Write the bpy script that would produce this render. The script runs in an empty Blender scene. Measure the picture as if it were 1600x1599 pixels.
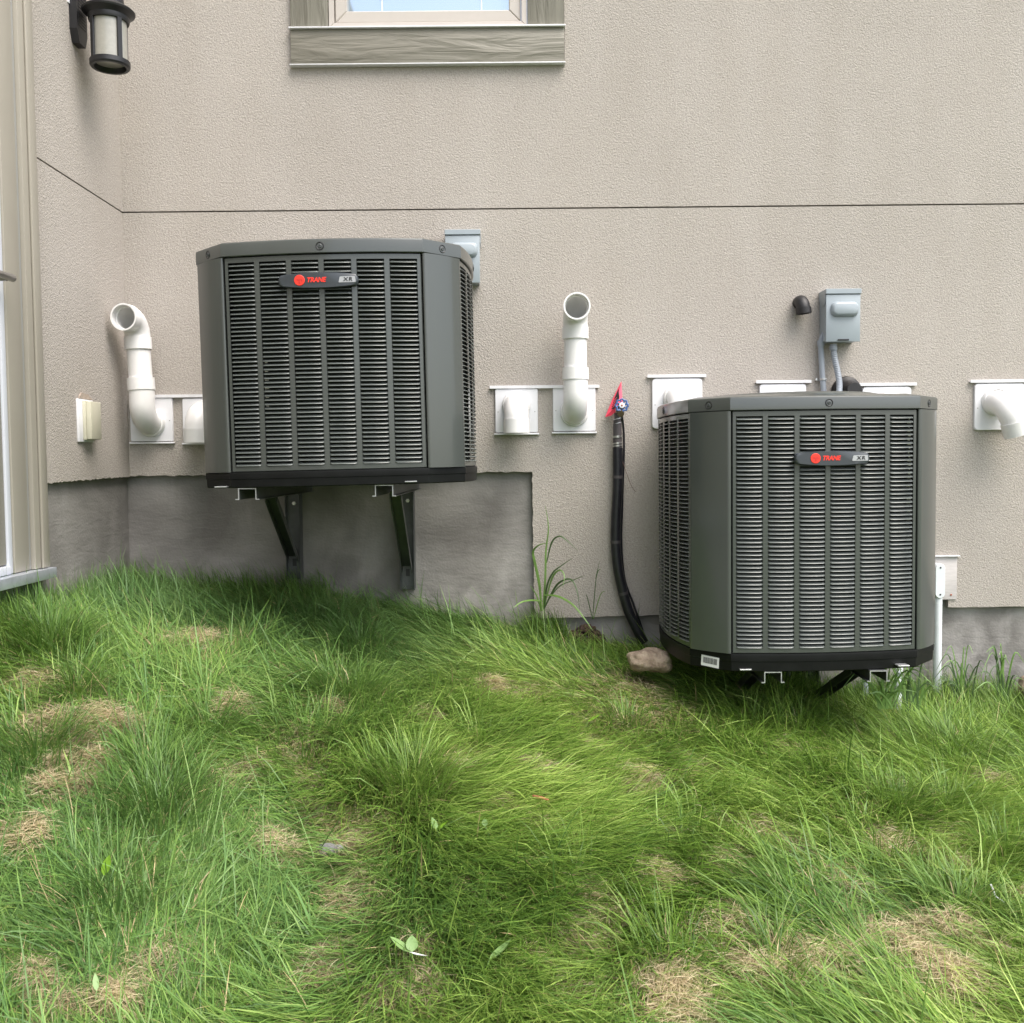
import bpy, bmesh, math, random
import numpy as np
from math import sin, cos, pi, radians, atan2, sqrt
from mathutils import Vector, Matrix, Euler
random.seed(7)
rng = np.random.default_rng(7)
S = bpy.context.scene
COL = S.collection

# ------------------------------------------------------------------ camera
CAMZ = 1.6
F = 1540.0
PITCH = radians(2.86)
ROLL = -0.0095
cam_d = bpy.data.cameras.new('camera')
cam_d.sensor_width = 36; cam_d.lens = 36 * F / 1600.0
cam_d.clip_start = 0.05; cam_d.clip_end = 500
cam = bpy.data.objects.new('camera', cam_d); COL.objects.link(cam)
CM = Matrix.Rotation(pi / 2 - PITCH, 4, 'X') @ Matrix.Rotation(ROLL, 4, 'Z')
cam.matrix_world = Matrix.Translation((0, 0, CAMZ)) @ CM
S.camera = cam

# ------------------------------------------------------------------ sky, sun, exposure
SUN_EL, SUN_AZ = radians(58), radians(44)       # azimuth measured from -Y (behind the camera) towards +X
w = bpy.data.worlds.new('World'); S.world = w; w.use_nodes = True
nt = w.node_tree; bg = nt.nodes['Background']
sky = nt.nodes.new('ShaderNodeTexSky'); sky.sky_type = 'NISHITA'; sky.sun_disc = False
sky.sun_elevation = SUN_EL; sky.sun_rotation = pi - SUN_AZ
sky.air_density = 1.0; sky.dust_density = 3.0; sky.ozone_density = 1.0
hs = nt.nodes.new('ShaderNodeHueSaturation'); hs.inputs['Saturation'].default_value = 0.50   # thin high cloud over the blue
nt.links.new(sky.outputs[0], hs.inputs['Color']); nt.links.new(hs.outputs[0], bg.inputs['Color'])
bg.inputs['Strength'].default_value = 0.15
sd = bpy.data.lights.new('sun', 'SUN'); sd.energy = 1.6; sd.angle = radians(48); sd.color = (1.0, 0.93, 0.84)
sun = bpy.data.objects.new('sun', sd); COL.objects.link(sun)
sdir = Vector((sin(SUN_AZ) * cos(SUN_EL), -cos(SUN_AZ) * cos(SUN_EL), sin(SUN_EL)))
sun.rotation_euler = sdir.to_track_quat('Z', 'Y').to_euler(); sun.location = (3, -6, 9)
S.view_settings.view_transform = 'Standard'; S.view_settings.look = 'None'
S.view_settings.gamma = 1; S.view_settings.use_curve_mapping = False
S.view_settings.exposure = 1.24
S.render.engine = 'CYCLES'
S.cycles.use_denoising = True
S.cycles.max_bounces = 8; S.cycles.diffuse_bounces = 4; S.cycles.transparent_max_bounces = 8

# ------------------------------------------------------------------ helpers
def ray(px, py):
    return (CM.to_3x3() @ Vector(((px - 800) / F, -(py - 799.5) / F, -1.0)))
def W(px, py, Y):                       # point of the vertical plane y = Y that the photo shows at a pixel
    d = ray(px, py); t = Y / d.y
    return Vector((d.x * t, Y, CAMZ + d.z * t))
def WX(px, py, X):
    d = ray(px, py); t = X / d.x
    return Vector((X, d.y * t, CAMZ + d.z * t))

class MB:
    def __init__(self): self.bm = bmesh.new()
    def box(self, lo, hi, bevel=0, seg=2, m=None):
        b = bmesh.new(); bmesh.ops.create_cube(b, size=1)
        c = [(lo[i] + hi[i]) / 2 for i in range(3)]; s = [abs(hi[i] - lo[i]) for i in range(3)]
        for v in b.verts: v.co = Vector((v.co.x * s[0] + c[0], v.co.y * s[1] + c[1], v.co.z * s[2] + c[2]))
        if bevel: bmesh.ops.bevel(b, geom=b.edges[:], offset=bevel, segments=seg, profile=0.5, affect='EDGES')
        return self.merge(b, m)
    def merge(self, b, m=None):
        if m is not None: b.transform(m)
        me = bpy.data.meshes.new('tmp'); b.to_mesh(me); b.free(); self.bm.from_mesh(me); bpy.data.meshes.remove(me)
        return self
    def mesh(self, verts, faces, m=None):
        vs = [self.bm.verts.new((m @ Vector(v)) if m is not None else v) for v in verts]
        for f in faces:
            try: self.bm.faces.new([vs[i] for i in f])
            except ValueError: pass
        return self
    def loops(self, loops, close=True, cap0=False, cap1=False, m=None):   # skin a list of equal-length rings
        n = len(loops[0]); V = [p for l in loops for p in l]; Fc = []
        for i in range(len(loops) - 1):
            for j in range(n if close else n - 1):
                k = (j + 1) % n
                Fc.append((i * n + j, i * n + k, (i + 1) * n + k, (i + 1) * n + j))
        if cap0: Fc.append(tuple(range(n))[::-1])
        if cap1: Fc.append(tuple((len(loops) - 1) * n + j for j in range(n)))
        return self.mesh(V, Fc, m)
    def rings(self, path, radii, n):
        path = [Vector(p) for p in path]; T = []
        for i in range(len(path)):
            a = path[max(0, i - 1)]; b = path[min(len(path) - 1, i + 1)]; T.append((b - a).normalized())
        u = T[0].orthogonal().normalized(); out = []
        for i, p in enumerate(path):
            if i: u = (u - T[i] * u.dot(T[i])).normalized()
            v = T[i].cross(u); r = radii[i]
            out.append([p + (u * cos(2 * pi * k / n) + v * sin(2 * pi * k / n)) * r for k in range(n)])
        return out
    def tube(self, path, r, n=16, cap=True, m=None):
        rr = r if isinstance(r, (list, tuple)) else [r] * len(path)
        return self.loops(self.rings(path, rr, n), True, cap, cap, m)
    def hollow(self, path, ro, ri, n=28, m=None):
        o = self.rings(path, [ro] * len(path), n); i = self.rings(path, [ri] * len(path), n)
        L = o + i[::-1] + [o[0]]
        return self.loops(L, True, False, False, m)
    def lathe(self, prof, axis='Z', n=32, m=None, cap=False):   # prof: (r, h)
        L = []
        for r, h in prof:
            ring = []
            for k in range(n):
                a = 2 * pi * k / n
                ring.append({'Z': (r * cos(a), r * sin(a), h), 'Y': (r * cos(a), h, r * sin(a)), 'X': (h, r * cos(a), r * sin(a))}[axis])
            L.append(ring)
        return self.loops(L, True, cap, cap, m)
    def prism(self, poly, axis, a, b, m=None):    # extrude a 2-D outline along an axis
        def P(p, t): return {'Z': (p[0], p[1], t), 'Y': (p[0], t, p[1]), 'X': (t, p[0], p[1])}[axis]
        return self.loops([[P(p, a) for p in poly], [P(p, b) for p in poly]], True, True, True, m)
    def build(self, name, mat, parent=None, loc=None, rot=None, smooth=True, angle=32, **props):
        bm = self.bm
        bmesh.ops.recalc_face_normals(bm, faces=bm.faces[:])
        me = bpy.data.meshes.new(name); bm.to_mesh(me); bm.free()
        if mat: me.materials.append(mat)
        if smooth:
            me.polygons.foreach_set('use_smooth', [True] * len(me.polygons)); me.set_sharp_from_angle(angle=radians(angle))
        o = bpy.data.objects.new(name, me); COL.objects.link(o)
        if parent: o.parent = parent
        if loc is not None: o.location = loc
        if rot is not None: o.rotation_euler = rot
        for k, v in props.items(): o[k] = v
        return o

def thing(name, label, cat, loc=(0, 0, 0), rot=(0, 0, 0), group=None):
    o = bpy.data.objects.new(name, None); COL.objects.link(o); o.empty_display_size = 0.1
    o.location = loc; o.rotation_euler = rot; o['label'] = label; o['category'] = cat
    if group: o['group'] = group
    return o
def tag(o, label, cat, group=None):
    o['label'] = label; o['category'] = cat
    if group: o['group'] = group
    return o
def arc(c, u, v, r, a0, a1, n):      # points c + r*(u cos + v sin)
    c, u, v = Vector(c), Vector(u), Vector(v)
    return [c + (u * cos(a0 + (a1 - a0) * i / n) + v * sin(a0 + (a1 - a0) * i / n)) * r for i in range(n + 1)]
def rrect(w_, h_, r, n=5, cx=0, cy=0):
    P = []
    for (sx, sy, a) in ((1, 1, 0), (-1, 1, pi / 2), (-1, -1, pi), (1, -1, 3 * pi / 2)):
        for i in range(n + 1):
            t = a + pi / 2 * i / n
            P.append((cx + sx * (w_ / 2 - r) + r * cos(t), cy + sy * (h_ / 2 - r) + r * sin(t)))
    return P
def vnoise(x, y, seed=0):
    x = np.asarray(x, float); y = np.asarray(y, float)
    xi = np.floor(x).astype(np.int64); yi = np.floor(y).astype(np.int64); fx = x - xi; fy = y - yi
    fx = fx * fx * (3 - 2 * fx); fy = fy * fy * (3 - 2 * fy)
    def h(a, b):
        n = (a * 374761393 + b * 668265263 + seed * 974634777) & 0x7fffffff
        n = ((n ^ (n >> 13)) * 1274126177) & 0x7fffffff
        return ((n ^ (n >> 16)) & 0xffff) / 65535.0
    return (h(xi, yi) * (1 - fx) + h(xi + 1, yi) * fx) * (1 - fy) + (h(xi, yi + 1) * (1 - fx) + h(xi + 1, yi + 1) * fx) * fy
def fbm(x, y, seed=0, o=3):
    s = 0; a = 0.5; t = 0
    for i in range(o):
        s = s + a * vnoise(x * 2 ** i, y * 2 ** i, seed + i * 17); t += a; a *= 0.5
    return s / t

# ------------------------------------------------------------------ materials
def mat(name, col, rough=0.5, metal=0.0, var=0.0, vscale=8.0, bump=0.0, bscale=60.0, bdist=0.002, spec=0.5, coat=0.0, col2=None, rvar=0.0, stretch=None):
    m = bpy.data.materials.new(name); m.use_nodes = True; t = m.node_tree; p = t.nodes['Principled BSDF']
    p.inputs['Roughness'].default_value = rough; p.inputs['Metallic'].default_value = metal
    p.inputs['Specular IOR Level'].default_value = spec
    p.inputs['Coat Weight'].default_value = coat; p.inputs['Coat Roughness'].default_value = 0.12
    p.inputs['Base Color'].default_value = (*col, 1)
    tc = t.nodes.new('ShaderNodeTexCoord'); vec = tc.outputs['Object']
    if stretch:
        mp = t.nodes.new('ShaderNodeMapping'); mp.inputs['Scale'].default_value = stretch
        t.links.new(vec, mp.inputs[0]); vec = mp.outputs[0]
    if var or col2:
        n = t.nodes.new('ShaderNodeTexNoise'); n.inputs['Scale'].default_value = vscale; n.inputs['Detail'].default_value = 5
        n.inputs['Roughness'].default_value = 0.65
        t.links.new(vec, n.inputs['Vector'])
        r = t.nodes.new('ShaderNodeValToRGB'); r.color_ramp.elements[0].position = 0.32; r.color_ramp.elements[1].position = 0.68
        c2 = col2 or tuple(c * (1 + var) for c in col); c1 = col if col2 else tuple(c * (1 - var) for c in col)
        r.color_ramp.elements[0].color = (*c1, 1); r.color_ramp.elements[1].color = (*c2, 1)
        t.links.new(n.outputs[0], r.inputs[0]); t.links.new(r.outputs[0], p.inputs['Base Color'])
        if rvar:
            mr = t.nodes.new('ShaderNodeMapRange'); mr.inputs[3].default_value = rough - rvar; mr.inputs[4].default_value = rough + rvar
            t.links.new(n.outputs[0], mr.inputs[0]); t.links.new(mr.outputs[0], p.inputs['Roughness'])
    if bump:
        n2 = t.nodes.new('ShaderNodeTexNoise'); n2.inputs['Scale'].default_value = bscale; n2.inputs['Detail'].default_value = 4
        t.links.new(vec, n2.inputs['Vector'])
        b = t.nodes.new('ShaderNodeBump'); b.inputs['Strength'].default_value = bump; b.inputs['Distance'].default_value = bdist
        t.links.new(n2.outputs[0], b.inputs['Height']); t.links.new(b.outputs[0], p.inputs['Normal'])
    return m

def stucco_mat():
    m = bpy.data.materials.new('stucco'); m.use_nodes = True; t = m.node_tree; p = t.nodes['Principled BSDF']
    p.inputs['Roughness'].default_value = 0.9; p.inputs['Specular IOR Level'].default_value = 0.2
    tc = t.nodes.new('ShaderNodeTexCoord'); O = tc.outputs['Object']
    def noise(sc, det=3, dist=0.0, rough=0.5):
        n = t.nodes.new('ShaderNodeTexNoise'); n.inputs['Scale'].default_value = sc; n.inputs['Detail'].default_value = det
        n.inputs['Distortion'].default_value = dist; n.inputs['Roughness'].default_value = rough; t.links.new(O, n.inputs['Vector']); return n
    big = noise(1.3, 4); r = t.nodes.new('ShaderNodeValToRGB')
    r.color_ramp.elements[0].position = 0.3; r.color_ramp.elements[1].position = 0.7
    r.color_ramp.elements[0].color = (0.400, 0.366, 0.330, 1); r.color_ramp.elements[1].color = (0.442, 0.406, 0.370, 1)
    t.links.new(big.outputs[0], r.inputs[0])
    fine = noise(150, 3, 0.7, 0.55); r2 = t.nodes.new('ShaderNodeValToRGB')
    r2.color_ramp.elements[0].position = 0.30; r2.color_ramp.elements[1].position = 0.7
    r2.color_ramp.elements[0].color = (0.84, 0.84, 0.84, 1); r2.color_ramp.elements[1].color = (1.12, 1.12, 1.12, 1)
    t.links.new(fine.outputs[0], r2.inputs[0])
    mx = t.nodes.new('ShaderNodeMix'); mx.data_type = 'RGBA'; mx.blend_type = 'MULTIPLY'; mx.inputs[0].default_value = 1
    mp = t.nodes.new('ShaderNodeMapping'); mp.inputs['Scale'].default_value = (6, 6, .7); t.links.new(O, mp.inputs[0])
    st = t.nodes.new('ShaderNodeTexNoise'); st.inputs['Scale'].default_value = 1.0; st.inputs['Detail'].default_value = 5; t.links.new(mp.outputs[0], st.inputs['Vector'])
    rs = t.nodes.new('ShaderNodeValToRGB'); rs.color_ramp.elements[0].position = .36; rs.color_ramp.elements[1].position = .60
    rs.color_ramp.elements[0].color = (.965, .96, .95, 1); rs.color_ramp.elements[1].color = (1, 1, 1, 1); t.links.new(st.outputs[0], rs.inputs[0])
    m0 = t.nodes.new('ShaderNodeMix'); m0.data_type = 'RGBA'; m0.blend_type = 'MULTIPLY'; m0.inputs[0].default_value = 1
    t.links.new(r.outputs[0], m0.inputs[6]); t.links.new(rs.outputs[0], m0.inputs[7])
    t.links.new(m0.outputs[2], mx.inputs[6]); t.links.new(r2.outputs[0], mx.inputs[7]); t.links.new(mx.outputs[2], p.inputs['Base Color'])
    grit = noise(260, 2)
    ad = t.nodes.new('ShaderNodeMath'); ad.operation = 'MULTIPLY_ADD'; ad.inputs[1].default_value = 0.25
    t.links.new(grit.outputs[0], ad.inputs[0]); t.links.new(fine.outputs[0], ad.inputs[2])
    b = t.nodes.new('ShaderNodeBump'); b.inputs['Strength'].default_value = 0.85; b.inputs['Distance'].default_value = 0.0058
    t.links.new(ad.outputs[0], b.inputs['Height']); t.links.new(b.outputs[0], p.inputs['Normal'])
    return m

def concrete_mat():
    m = bpy.data.materials.new('parged_concrete'); m.use_nodes = True; t = m.node_tree; p = t.nodes['Principled BSDF']
    p.inputs['Roughness'].default_value = 0.92; p.inputs['Specular IOR Level'].default_value = 0.2
    tc = t.nodes.new('ShaderNodeTexCoord'); O = tc.outputs['Object']
    def noise(sc, det=4, dist=0.0, vec=O):
        n = t.nodes.new('ShaderNodeTexNoise'); n.inputs['Scale'].default_value = sc; n.inputs['Detail'].default_value = det
        n.inputs['Distortion'].default_value = dist; t.links.new(vec, n.inputs['Vector']); return n
    def ramp(a, b, c0, c1):
        r = t.nodes.new('ShaderNodeValToRGB'); r.color_ramp.elements[0].position = a; r.color_ramp.elements[1].position = b
        r.color_ramp.elements[0].color = (*c0, 1); r.color_ramp.elements[1].color = (*c1, 1); return r
    a = noise(3.0, 6, 0.4); r = ramp(0.35, 0.7, (0.150, 0.142, 0.133), (0.300, 0.288, 0.272)); t.links.new(a.outputs[0], r.inputs[0])
    mp = t.nodes.new('ShaderNodeMapping'); mp.inputs['Scale'].default_value = (14, 14, 1.6); t.links.new(O, mp.inputs[0])
    st = noise(1.0, 4, 0.3, mp.outputs[0]); rs = ramp(0.60, 0.78, (0, 0, 0), (1, 1, 1)); t.links.new(st.outputs[0], rs.inputs[0])
    mx = t.nodes.new('ShaderNodeMix'); mx.data_type = 'RGBA'; t.links.new(r.outputs[0], mx.inputs[6]); mx.inputs[7].default_value = (0.36, 0.35, 0.335, 1)
    mm = t.nodes.new('ShaderNodeMath'); mm.operation = 'MULTIPLY'; mm.inputs[1].default_value = 0.35
    t.links.new(rs.outputs[0], mm.inputs[0]); t.links.new(mm.outputs[0], mx.inputs[0])
    # pale mineral bloom low on the upper footing
    sx = t.nodes.new('ShaderNodeSeparateXYZ'); t.links.new(O, sx.inputs[0])
    zr = t.nodes.new('ShaderNodeMapRange'); zr.inputs[1].default_value = 1.30; zr.inputs[2].default_value = 1.05; t.links.new(sx.outputs[2], zr.inputs[0])
    bn = noise(7, 6, .6); rb = ramp(0.42, 0.62, (0, 0, 0), (1, 1, 1)); t.links.new(bn.outputs[0], rb.inputs[0])
    zm = t.nodes.new('ShaderNodeMath'); zm.operation = 'MULTIPLY'; t.links.new(zr.outputs[0], zm.inputs[0]); t.links.new(rb.outputs[0], zm.inputs[1])
    zc = t.nodes.new('ShaderNodeMath'); zc.operation = 'MULTIPLY'; zc.inputs[1].default_value = .40; t.links.new(zm.outputs[0], zc.inputs[0])
    m3 = t.nodes.new('ShaderNodeMix'); m3.data_type = 'RGBA'; t.links.new(zc.outputs[0], m3.inputs[0]); t.links.new(mx.outputs[2], m3.inputs[6]); m3.inputs[7].default_value = (.50, .48, .46, 1)
    t.links.new(m3.outputs[2], p.inputs['Base Color'])
    mp2 = t.nodes.new('ShaderNodeMapping'); mp2.inputs['Scale'].default_value = (9, 9, 30); mp2.inputs['Rotation'].default_value = (0, radians(-18), 0); t.links.new(O, mp2.inputs[0])
    tr = noise(1.2, 5, 0.5, mp2.outputs[0]); g = noise(110, 4)
    ad = t.nodes.new('ShaderNodeMath'); ad.operation = 'MULTIPLY_ADD'; ad.inputs[1].default_value = 0.60
    t.links.new(g.outputs[0], ad.inputs[0]); t.links.new(tr.outputs[0], ad.inputs[2])
    b = t.nodes.new('ShaderNodeBump'); b.inputs['Strength'].default_value = 0.42; b.inputs['Distance'].default_value = 0.007
    t.links.new(ad.outputs[0], b.inputs['Height']); t.links.new(b.outputs[0], p.inputs['Normal'])
    return m

def woodgrain_mat(name, col, direction):
    m = mat(name, col, rough=0.55); t = m.node_tree; p = t.nodes['Principled BSDF']
    tc = t.nodes.new('ShaderNodeTexCoord'); mp = t.nodes.new('ShaderNodeMapping')
    mp.inputs['Scale'].default_value = (1.4, 1, 11) if direction == 'X' else (11, 1, 1.4)
    t.links.new(tc.outputs['Object'], mp.inputs[0])
    n = t.nodes.new('ShaderNodeTexNoise'); n.inputs['Scale'].default_value = 2.0; n.inputs['Detail'].default_value = 3; n.inputs['Distortion'].default_value = 0.6
    t.links.new(mp.outputs[0], n.inputs['Vector'])
    mu = t.nodes.new('ShaderNodeMath'); mu.operation = 'MULTIPLY'; mu.inputs[1].default_value = 9; t.links.new(n.outputs[0], mu.inputs[0])
    fr = t.nodes.new('ShaderNodeMath'); fr.operation = 'FRACT'; t.links.new(mu.outputs[0], fr.inputs[0])
    b = t.nodes.new('ShaderNodeBump'); b.inputs['Strength'].default_value = 0.7; b.inputs['Distance'].default_value = 0.0028
    t.links.new(fr.outputs[0], b.inputs['Height']); t.links.new(b.outputs[0], p.inputs['Normal'])
    return m

def attr_mat(name, rough=0.55, trans=0.0, spec=0.3, noise=0.0):
    m = bpy.data.materials.new(name); m.use_nodes = True; t = m.node_tree; p = t.nodes['Principled BSDF']
    a = t.nodes.new('ShaderNodeAttribute'); a.attribute_name = 'tint'
    p.inputs['Roughness'].default_value = rough; p.inputs['Specular IOR Level'].default_value = spec
    col = a.outputs['Color']
    if noise:
        tc = t.nodes.new('ShaderNodeTexCoord'); n = t.nodes.new('ShaderNodeTexNoise'); n.inputs['Scale'].default_value = 130; n.inputs['Detail'].default_value = 5
        t.links.new(tc.outputs['Object'], n.inputs['Vector'])
        r = t.nodes.new('ShaderNodeValToRGB'); r.color_ramp.elements[0].position = .3; r.color_ramp.elements[1].position = .72
        r.color_ramp.elements[0].color = (.35, .35, .35, 1); r.color_ramp.elements[1].color = (1.3, 1.3, 1.3, 1)
        t.links.new(n.outputs[0], r.inputs[0])
        mx = t.nodes.new('ShaderNodeMix'); mx.data_type = 'RGBA'; mx.blend_type = 'MULTIPLY'; mx.inputs[0].default_value = 1
        t.links.new(col, mx.inputs[6]); t.links.new(r.outputs[0], mx.inputs[7]); col = mx.outputs[2]
        b = t.nodes.new('ShaderNodeBump'); b.inputs['Strength'].default_value = 1; b.inputs['Distance'].default_value = .01
        t.links.new(n.outputs[0], b.inputs['Height']); t.links.new(b.outputs[0], p.inputs['Normal'])
    t.links.new(col, p.inputs['Base Color'])
    if trans:
        tr = t.nodes.new('ShaderNodeBsdfTranslucent'); t.links.new(col, tr.inputs['Color'])
        mxs = t.nodes.new('ShaderNodeMixShader'); mxs.inputs[0].default_value = trans
        t.links.new(p.outputs[0], mxs.inputs[1]); t.links.new(tr.outputs[0], mxs.inputs[2])
        t.links.new(mxs.outputs[0], t.nodes['Material Output'].inputs['Surface'])
    return m

M = dict(
    stucco=stucco_mat(), concrete=concrete_mat(),
    sheath=mat('wall_sheathing', (0.10, 0.07, 0.055), 0.9),
    trimx=woodgrain_mat('taupe_trim_board_horizontal', (0.205, 0.192, 0.155), 'X'),
    trimz=woodgrain_mat('taupe_trim_board_upright', (0.205, 0.192, 0.155), 'Z'),
    vinyl=mat('cream_window_vinyl', (0.47, 0.43, 0.39), 0.4, var=0.03, vscale=20),
    flash=mat('white_flashing', (0.70, 0.70, 0.72), 0.35, var=0.06, vscale=30),
    alu=mat('brushed_aluminium', (0.58, 0.62, 0.68), 0.35, 0.6, var=0.18, vscale=14),
    door=mat('taupe_door_paint', (0.27, 0.25, 0.205), 0.45, var=0.03, vscale=6),
    casing=mat('beige_door_casing', (0.32, 0.295, 0.25), 0.4, var=0.03, vscale=6),
    grey=mat('grey_door_frame', (0.30, 0.30, 0.29), 0.4),
    strip=mat('white_weatherstrip', (0.62, 0.64, 0.70), 0.4),
    nickel=mat('satin_nickel', (0.42, 0.41, 0.40), 0.3, 0.9),
    black=mat('black_paint', (0.012, 0.012, 0.014), 0.42, bump=0.15, bscale=200, bdist=0.001),
    frost=mat('seeded_frosted_glass', (0.33, 0.32, 0.285), 0.25, var=0.06, vscale=60, coat=0.4),
    pvc=mat('white_pvc', (0.77, 0.76, 0.75), 0.32, var=0.03, vscale=10),
    plate=mat('white_vinyl_plate', (0.74, 0.74, 0.765), 0.35, var=0.02, vscale=10),
    abs=mat('black_abs_plastic', (0.013, 0.012, 0.013), 0.5, var=0.3, vscale=40),
    cream=mat('cream_plastic', (0.52, 0.50, 0.39), 0.4),
    box=mat('grey_enamel_box', (0.305, 0.348, 0.378), 0.34, var=0.03, vscale=12, coat=0.2),
    conduit=mat('grey_pvc_conduit', (0.27, 0.30, 0.34), 0.42),
    ac=mat('charcoal_green_enamel', (0.056, 0.063, 0.059), 0.32, var=0.02, vscale=3, coat=0.6),
    slat=mat('charcoal_green_enamel_slat', (0.105, 0.118, 0.112), 0.30, coat=0.4),
    pan=mat('black_base_plastic', (0.006, 0.0065, 0.0065), 0.45, var=0.3, vscale=14, spec=0.18),
    coil=mat('coil_fins', (0.022, 0.022, 0.023), 0.6, 0.3, var=0.5, vscale=40, stretch=(30, 30, 1)),
    coilbit=mat('bare_coil_tube', (0.70, 0.69, 0.62), 0.35, 0.8),
    badge=mat('dark_badge', (0.035, 0.042, 0.050), 0.35, coat=0.3),
    red=mat('badge_red', (0.86, 0.035, 0.018), 0.45),
    darkred=mat('emblem_shade', (0.52, 0.022, 0.014), 0.5),
    silver=mat('badge_silver', (0.42, 0.43, 0.45), 0.35, 0.3),
    ink=mat('black_ink', (0.012, 0.012, 0.014), 0.5),
    steel=mat('grey_bracket_steel', (0.075, 0.08, 0.082), 0.38, 0.3, var=0.2, vscale=20),
    galv=mat('galvanised_steel', (0.50, 0.51, 0.52), 0.38, 0.7, var=0.2, vscale=30),
    bolt=mat('zinc_bolt', (0.60, 0.60, 0.58), 0.3, 0.9),
    rubber=mat('black_rubber', (0.012, 0.012, 0.016), 0.38, var=0.3, vscale=30),
    foam=mat('dark_grey_tape', (0.06, 0.053, 0.056), 0.6),
    blue=mat('blue_wheel', (0.055, 0.12, 0.30), 0.4, var=0.3, vscale=60),
    brass=mat('aged_brass', (0.12, 0.09, 0.055), 0.5, 0.5, var=0.4, vscale=60),
    tagred=mat('pinkish_red_tag', (0.85, 0.06, 0.12), 0.5),
    board=mat('weathered_white_board', (0.50, 0.47, 0.46), 0.7, var=0.12, vscale=10, stretch=(1, 1, 8), bump=0.3, bscale=40),
    whitepvc=mat('white_conduit', (0.68, 0.72, 0.74), 0.38, var=0.05, vscale=12),
    stone=mat('tan_stone', (0.20, 0.14, 0.10), 0.85, col2=(0.44, 0.36, 0.27), vscale=26, bump=0.9, bscale=55, bdist=0.010),
    greystone=mat('grey_stone', (0.20, 0.20, 0.20), 0.8, var=0.2, vscale=30, bump=0.6, bscale=30, bdist=0.006),
    weed=mat('weed_leaf', (0.14, 0.25, 0.06), 0.45, var=0.25, vscale=14),
    weeddark=mat('dark_weed_leaf', (0.06, 0.11, 0.035), 0.5, var=0.3, vscale=12),
    leaf=mat('fresh_green_leaf', (0.18, 0.34, 0.03), 0.4, var=0.12, vscale=30),
    leafpale=mat('pale_leaf_underside', (0.18, 0.29, 0.10), 0.5, var=0.1, vscale=30),
    bark=mat('red_brown_twig', (0.40, 0.13, 0.075), 0.7, var=0.3, vscale=60),
    wire=mat('brown_wire', (0.10, 0.05, 0.04), 0.6),
    soil=mat('dark_crumbly_soil', (0.030, 0.020, 0.015), 0.95, col2=(0.10, 0.06, 0.04), vscale=60, bump=1.0, bscale=90, bdist=0.01),
    grass=attr_mat('grass_blades', 0.40, 0.30, 0.35), ground=attr_mat('thatch_and_soil', 0.95, 0, 0.1, noise=1),
)
def glass_mat():      # coated low-emissivity pane: mirrors part of the sky, lets the dim room through
    m = bpy.data.materials.new('coated_window_glass'); m.use_nodes = True; t = m.node_tree; p = t.nodes['Principled BSDF']
    p.inputs['Base Color'].default_value = (0.44, 0.53, 0.61, 1); p.inputs['Metallic'].default_value = 0.85; p.inputs['Roughness'].default_value = 0.03
    return m
M['glass'] = glass_mat()

# ------------------------------------------------------------------ terrain
YW = 4.05          # face of the back stucco wall
XW = W(191, 330, 4.05).x     # face of the left stucco wall
zx = np.array([-6, -1.9, -1.55, -0.95, -0.42, 0.08, 0.55, 0.9, 1.25, 1.7, 2.1, 8.0])
zz = np.array([-.52, -.53, -.530, -.535, -.630, -.705, -.780, -.87, -.965, -1.03, -1.06, -1.18])
nx = np.array([-6, -1.2, 0, 1.2, 8.0]); nz = np.array([-1.0, -1.05, -1.12, -1.19, -1.35])
def gz(x, y, detail=True):
    x = np.asarray(x, float); y = np.asarray(y, float)
    a = np.interp(x, zx, zz); b = np.interp(x, nx, nz)
    t = (YW - y) / 2.15
    pe = 1.15 + 1.45 * np.clip((-.5 - x) / 1.0, 0, 1); t = np.where((t > 0) & (t < 1), np.abs(t) ** pe, t)
    tt = np.where(t < 1, t, 1 + (1 - np.exp(-(np.maximum(t, 1) - 1) * 1.0)))
    z = a + (b - a) * np.clip(tt, -0.05, 2.2)
    if detail:
        z = z + (fbm(x * 2.2 + 11, y * 2.2 + 5, 3) - 0.5) * 0.07 + (fbm(x * 9, y * 9, 8) - 0.5) * 0.022
    z = z + .11 * np.exp(-((x + 1.65) / .38) ** 2 - ((y - 3.02) / .38) ** 2)
    return z + CAMZ
def G(px, py):                          # where the sight line of a pixel meets the lawn
    d = ray(px, py)
    lo, hi = 0.3, 9.0
    for i in range(60):
        m_ = (lo + hi) / 2; p = Vector((0, 0, CAMZ)) + d * m_
        if p.z > float(gz(p.x, p.y, False)): lo = m_
        else: hi = m_
    return Vector((d.x * lo, d.y * lo, float(gz(d.x * lo, d.y * lo))))

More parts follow.
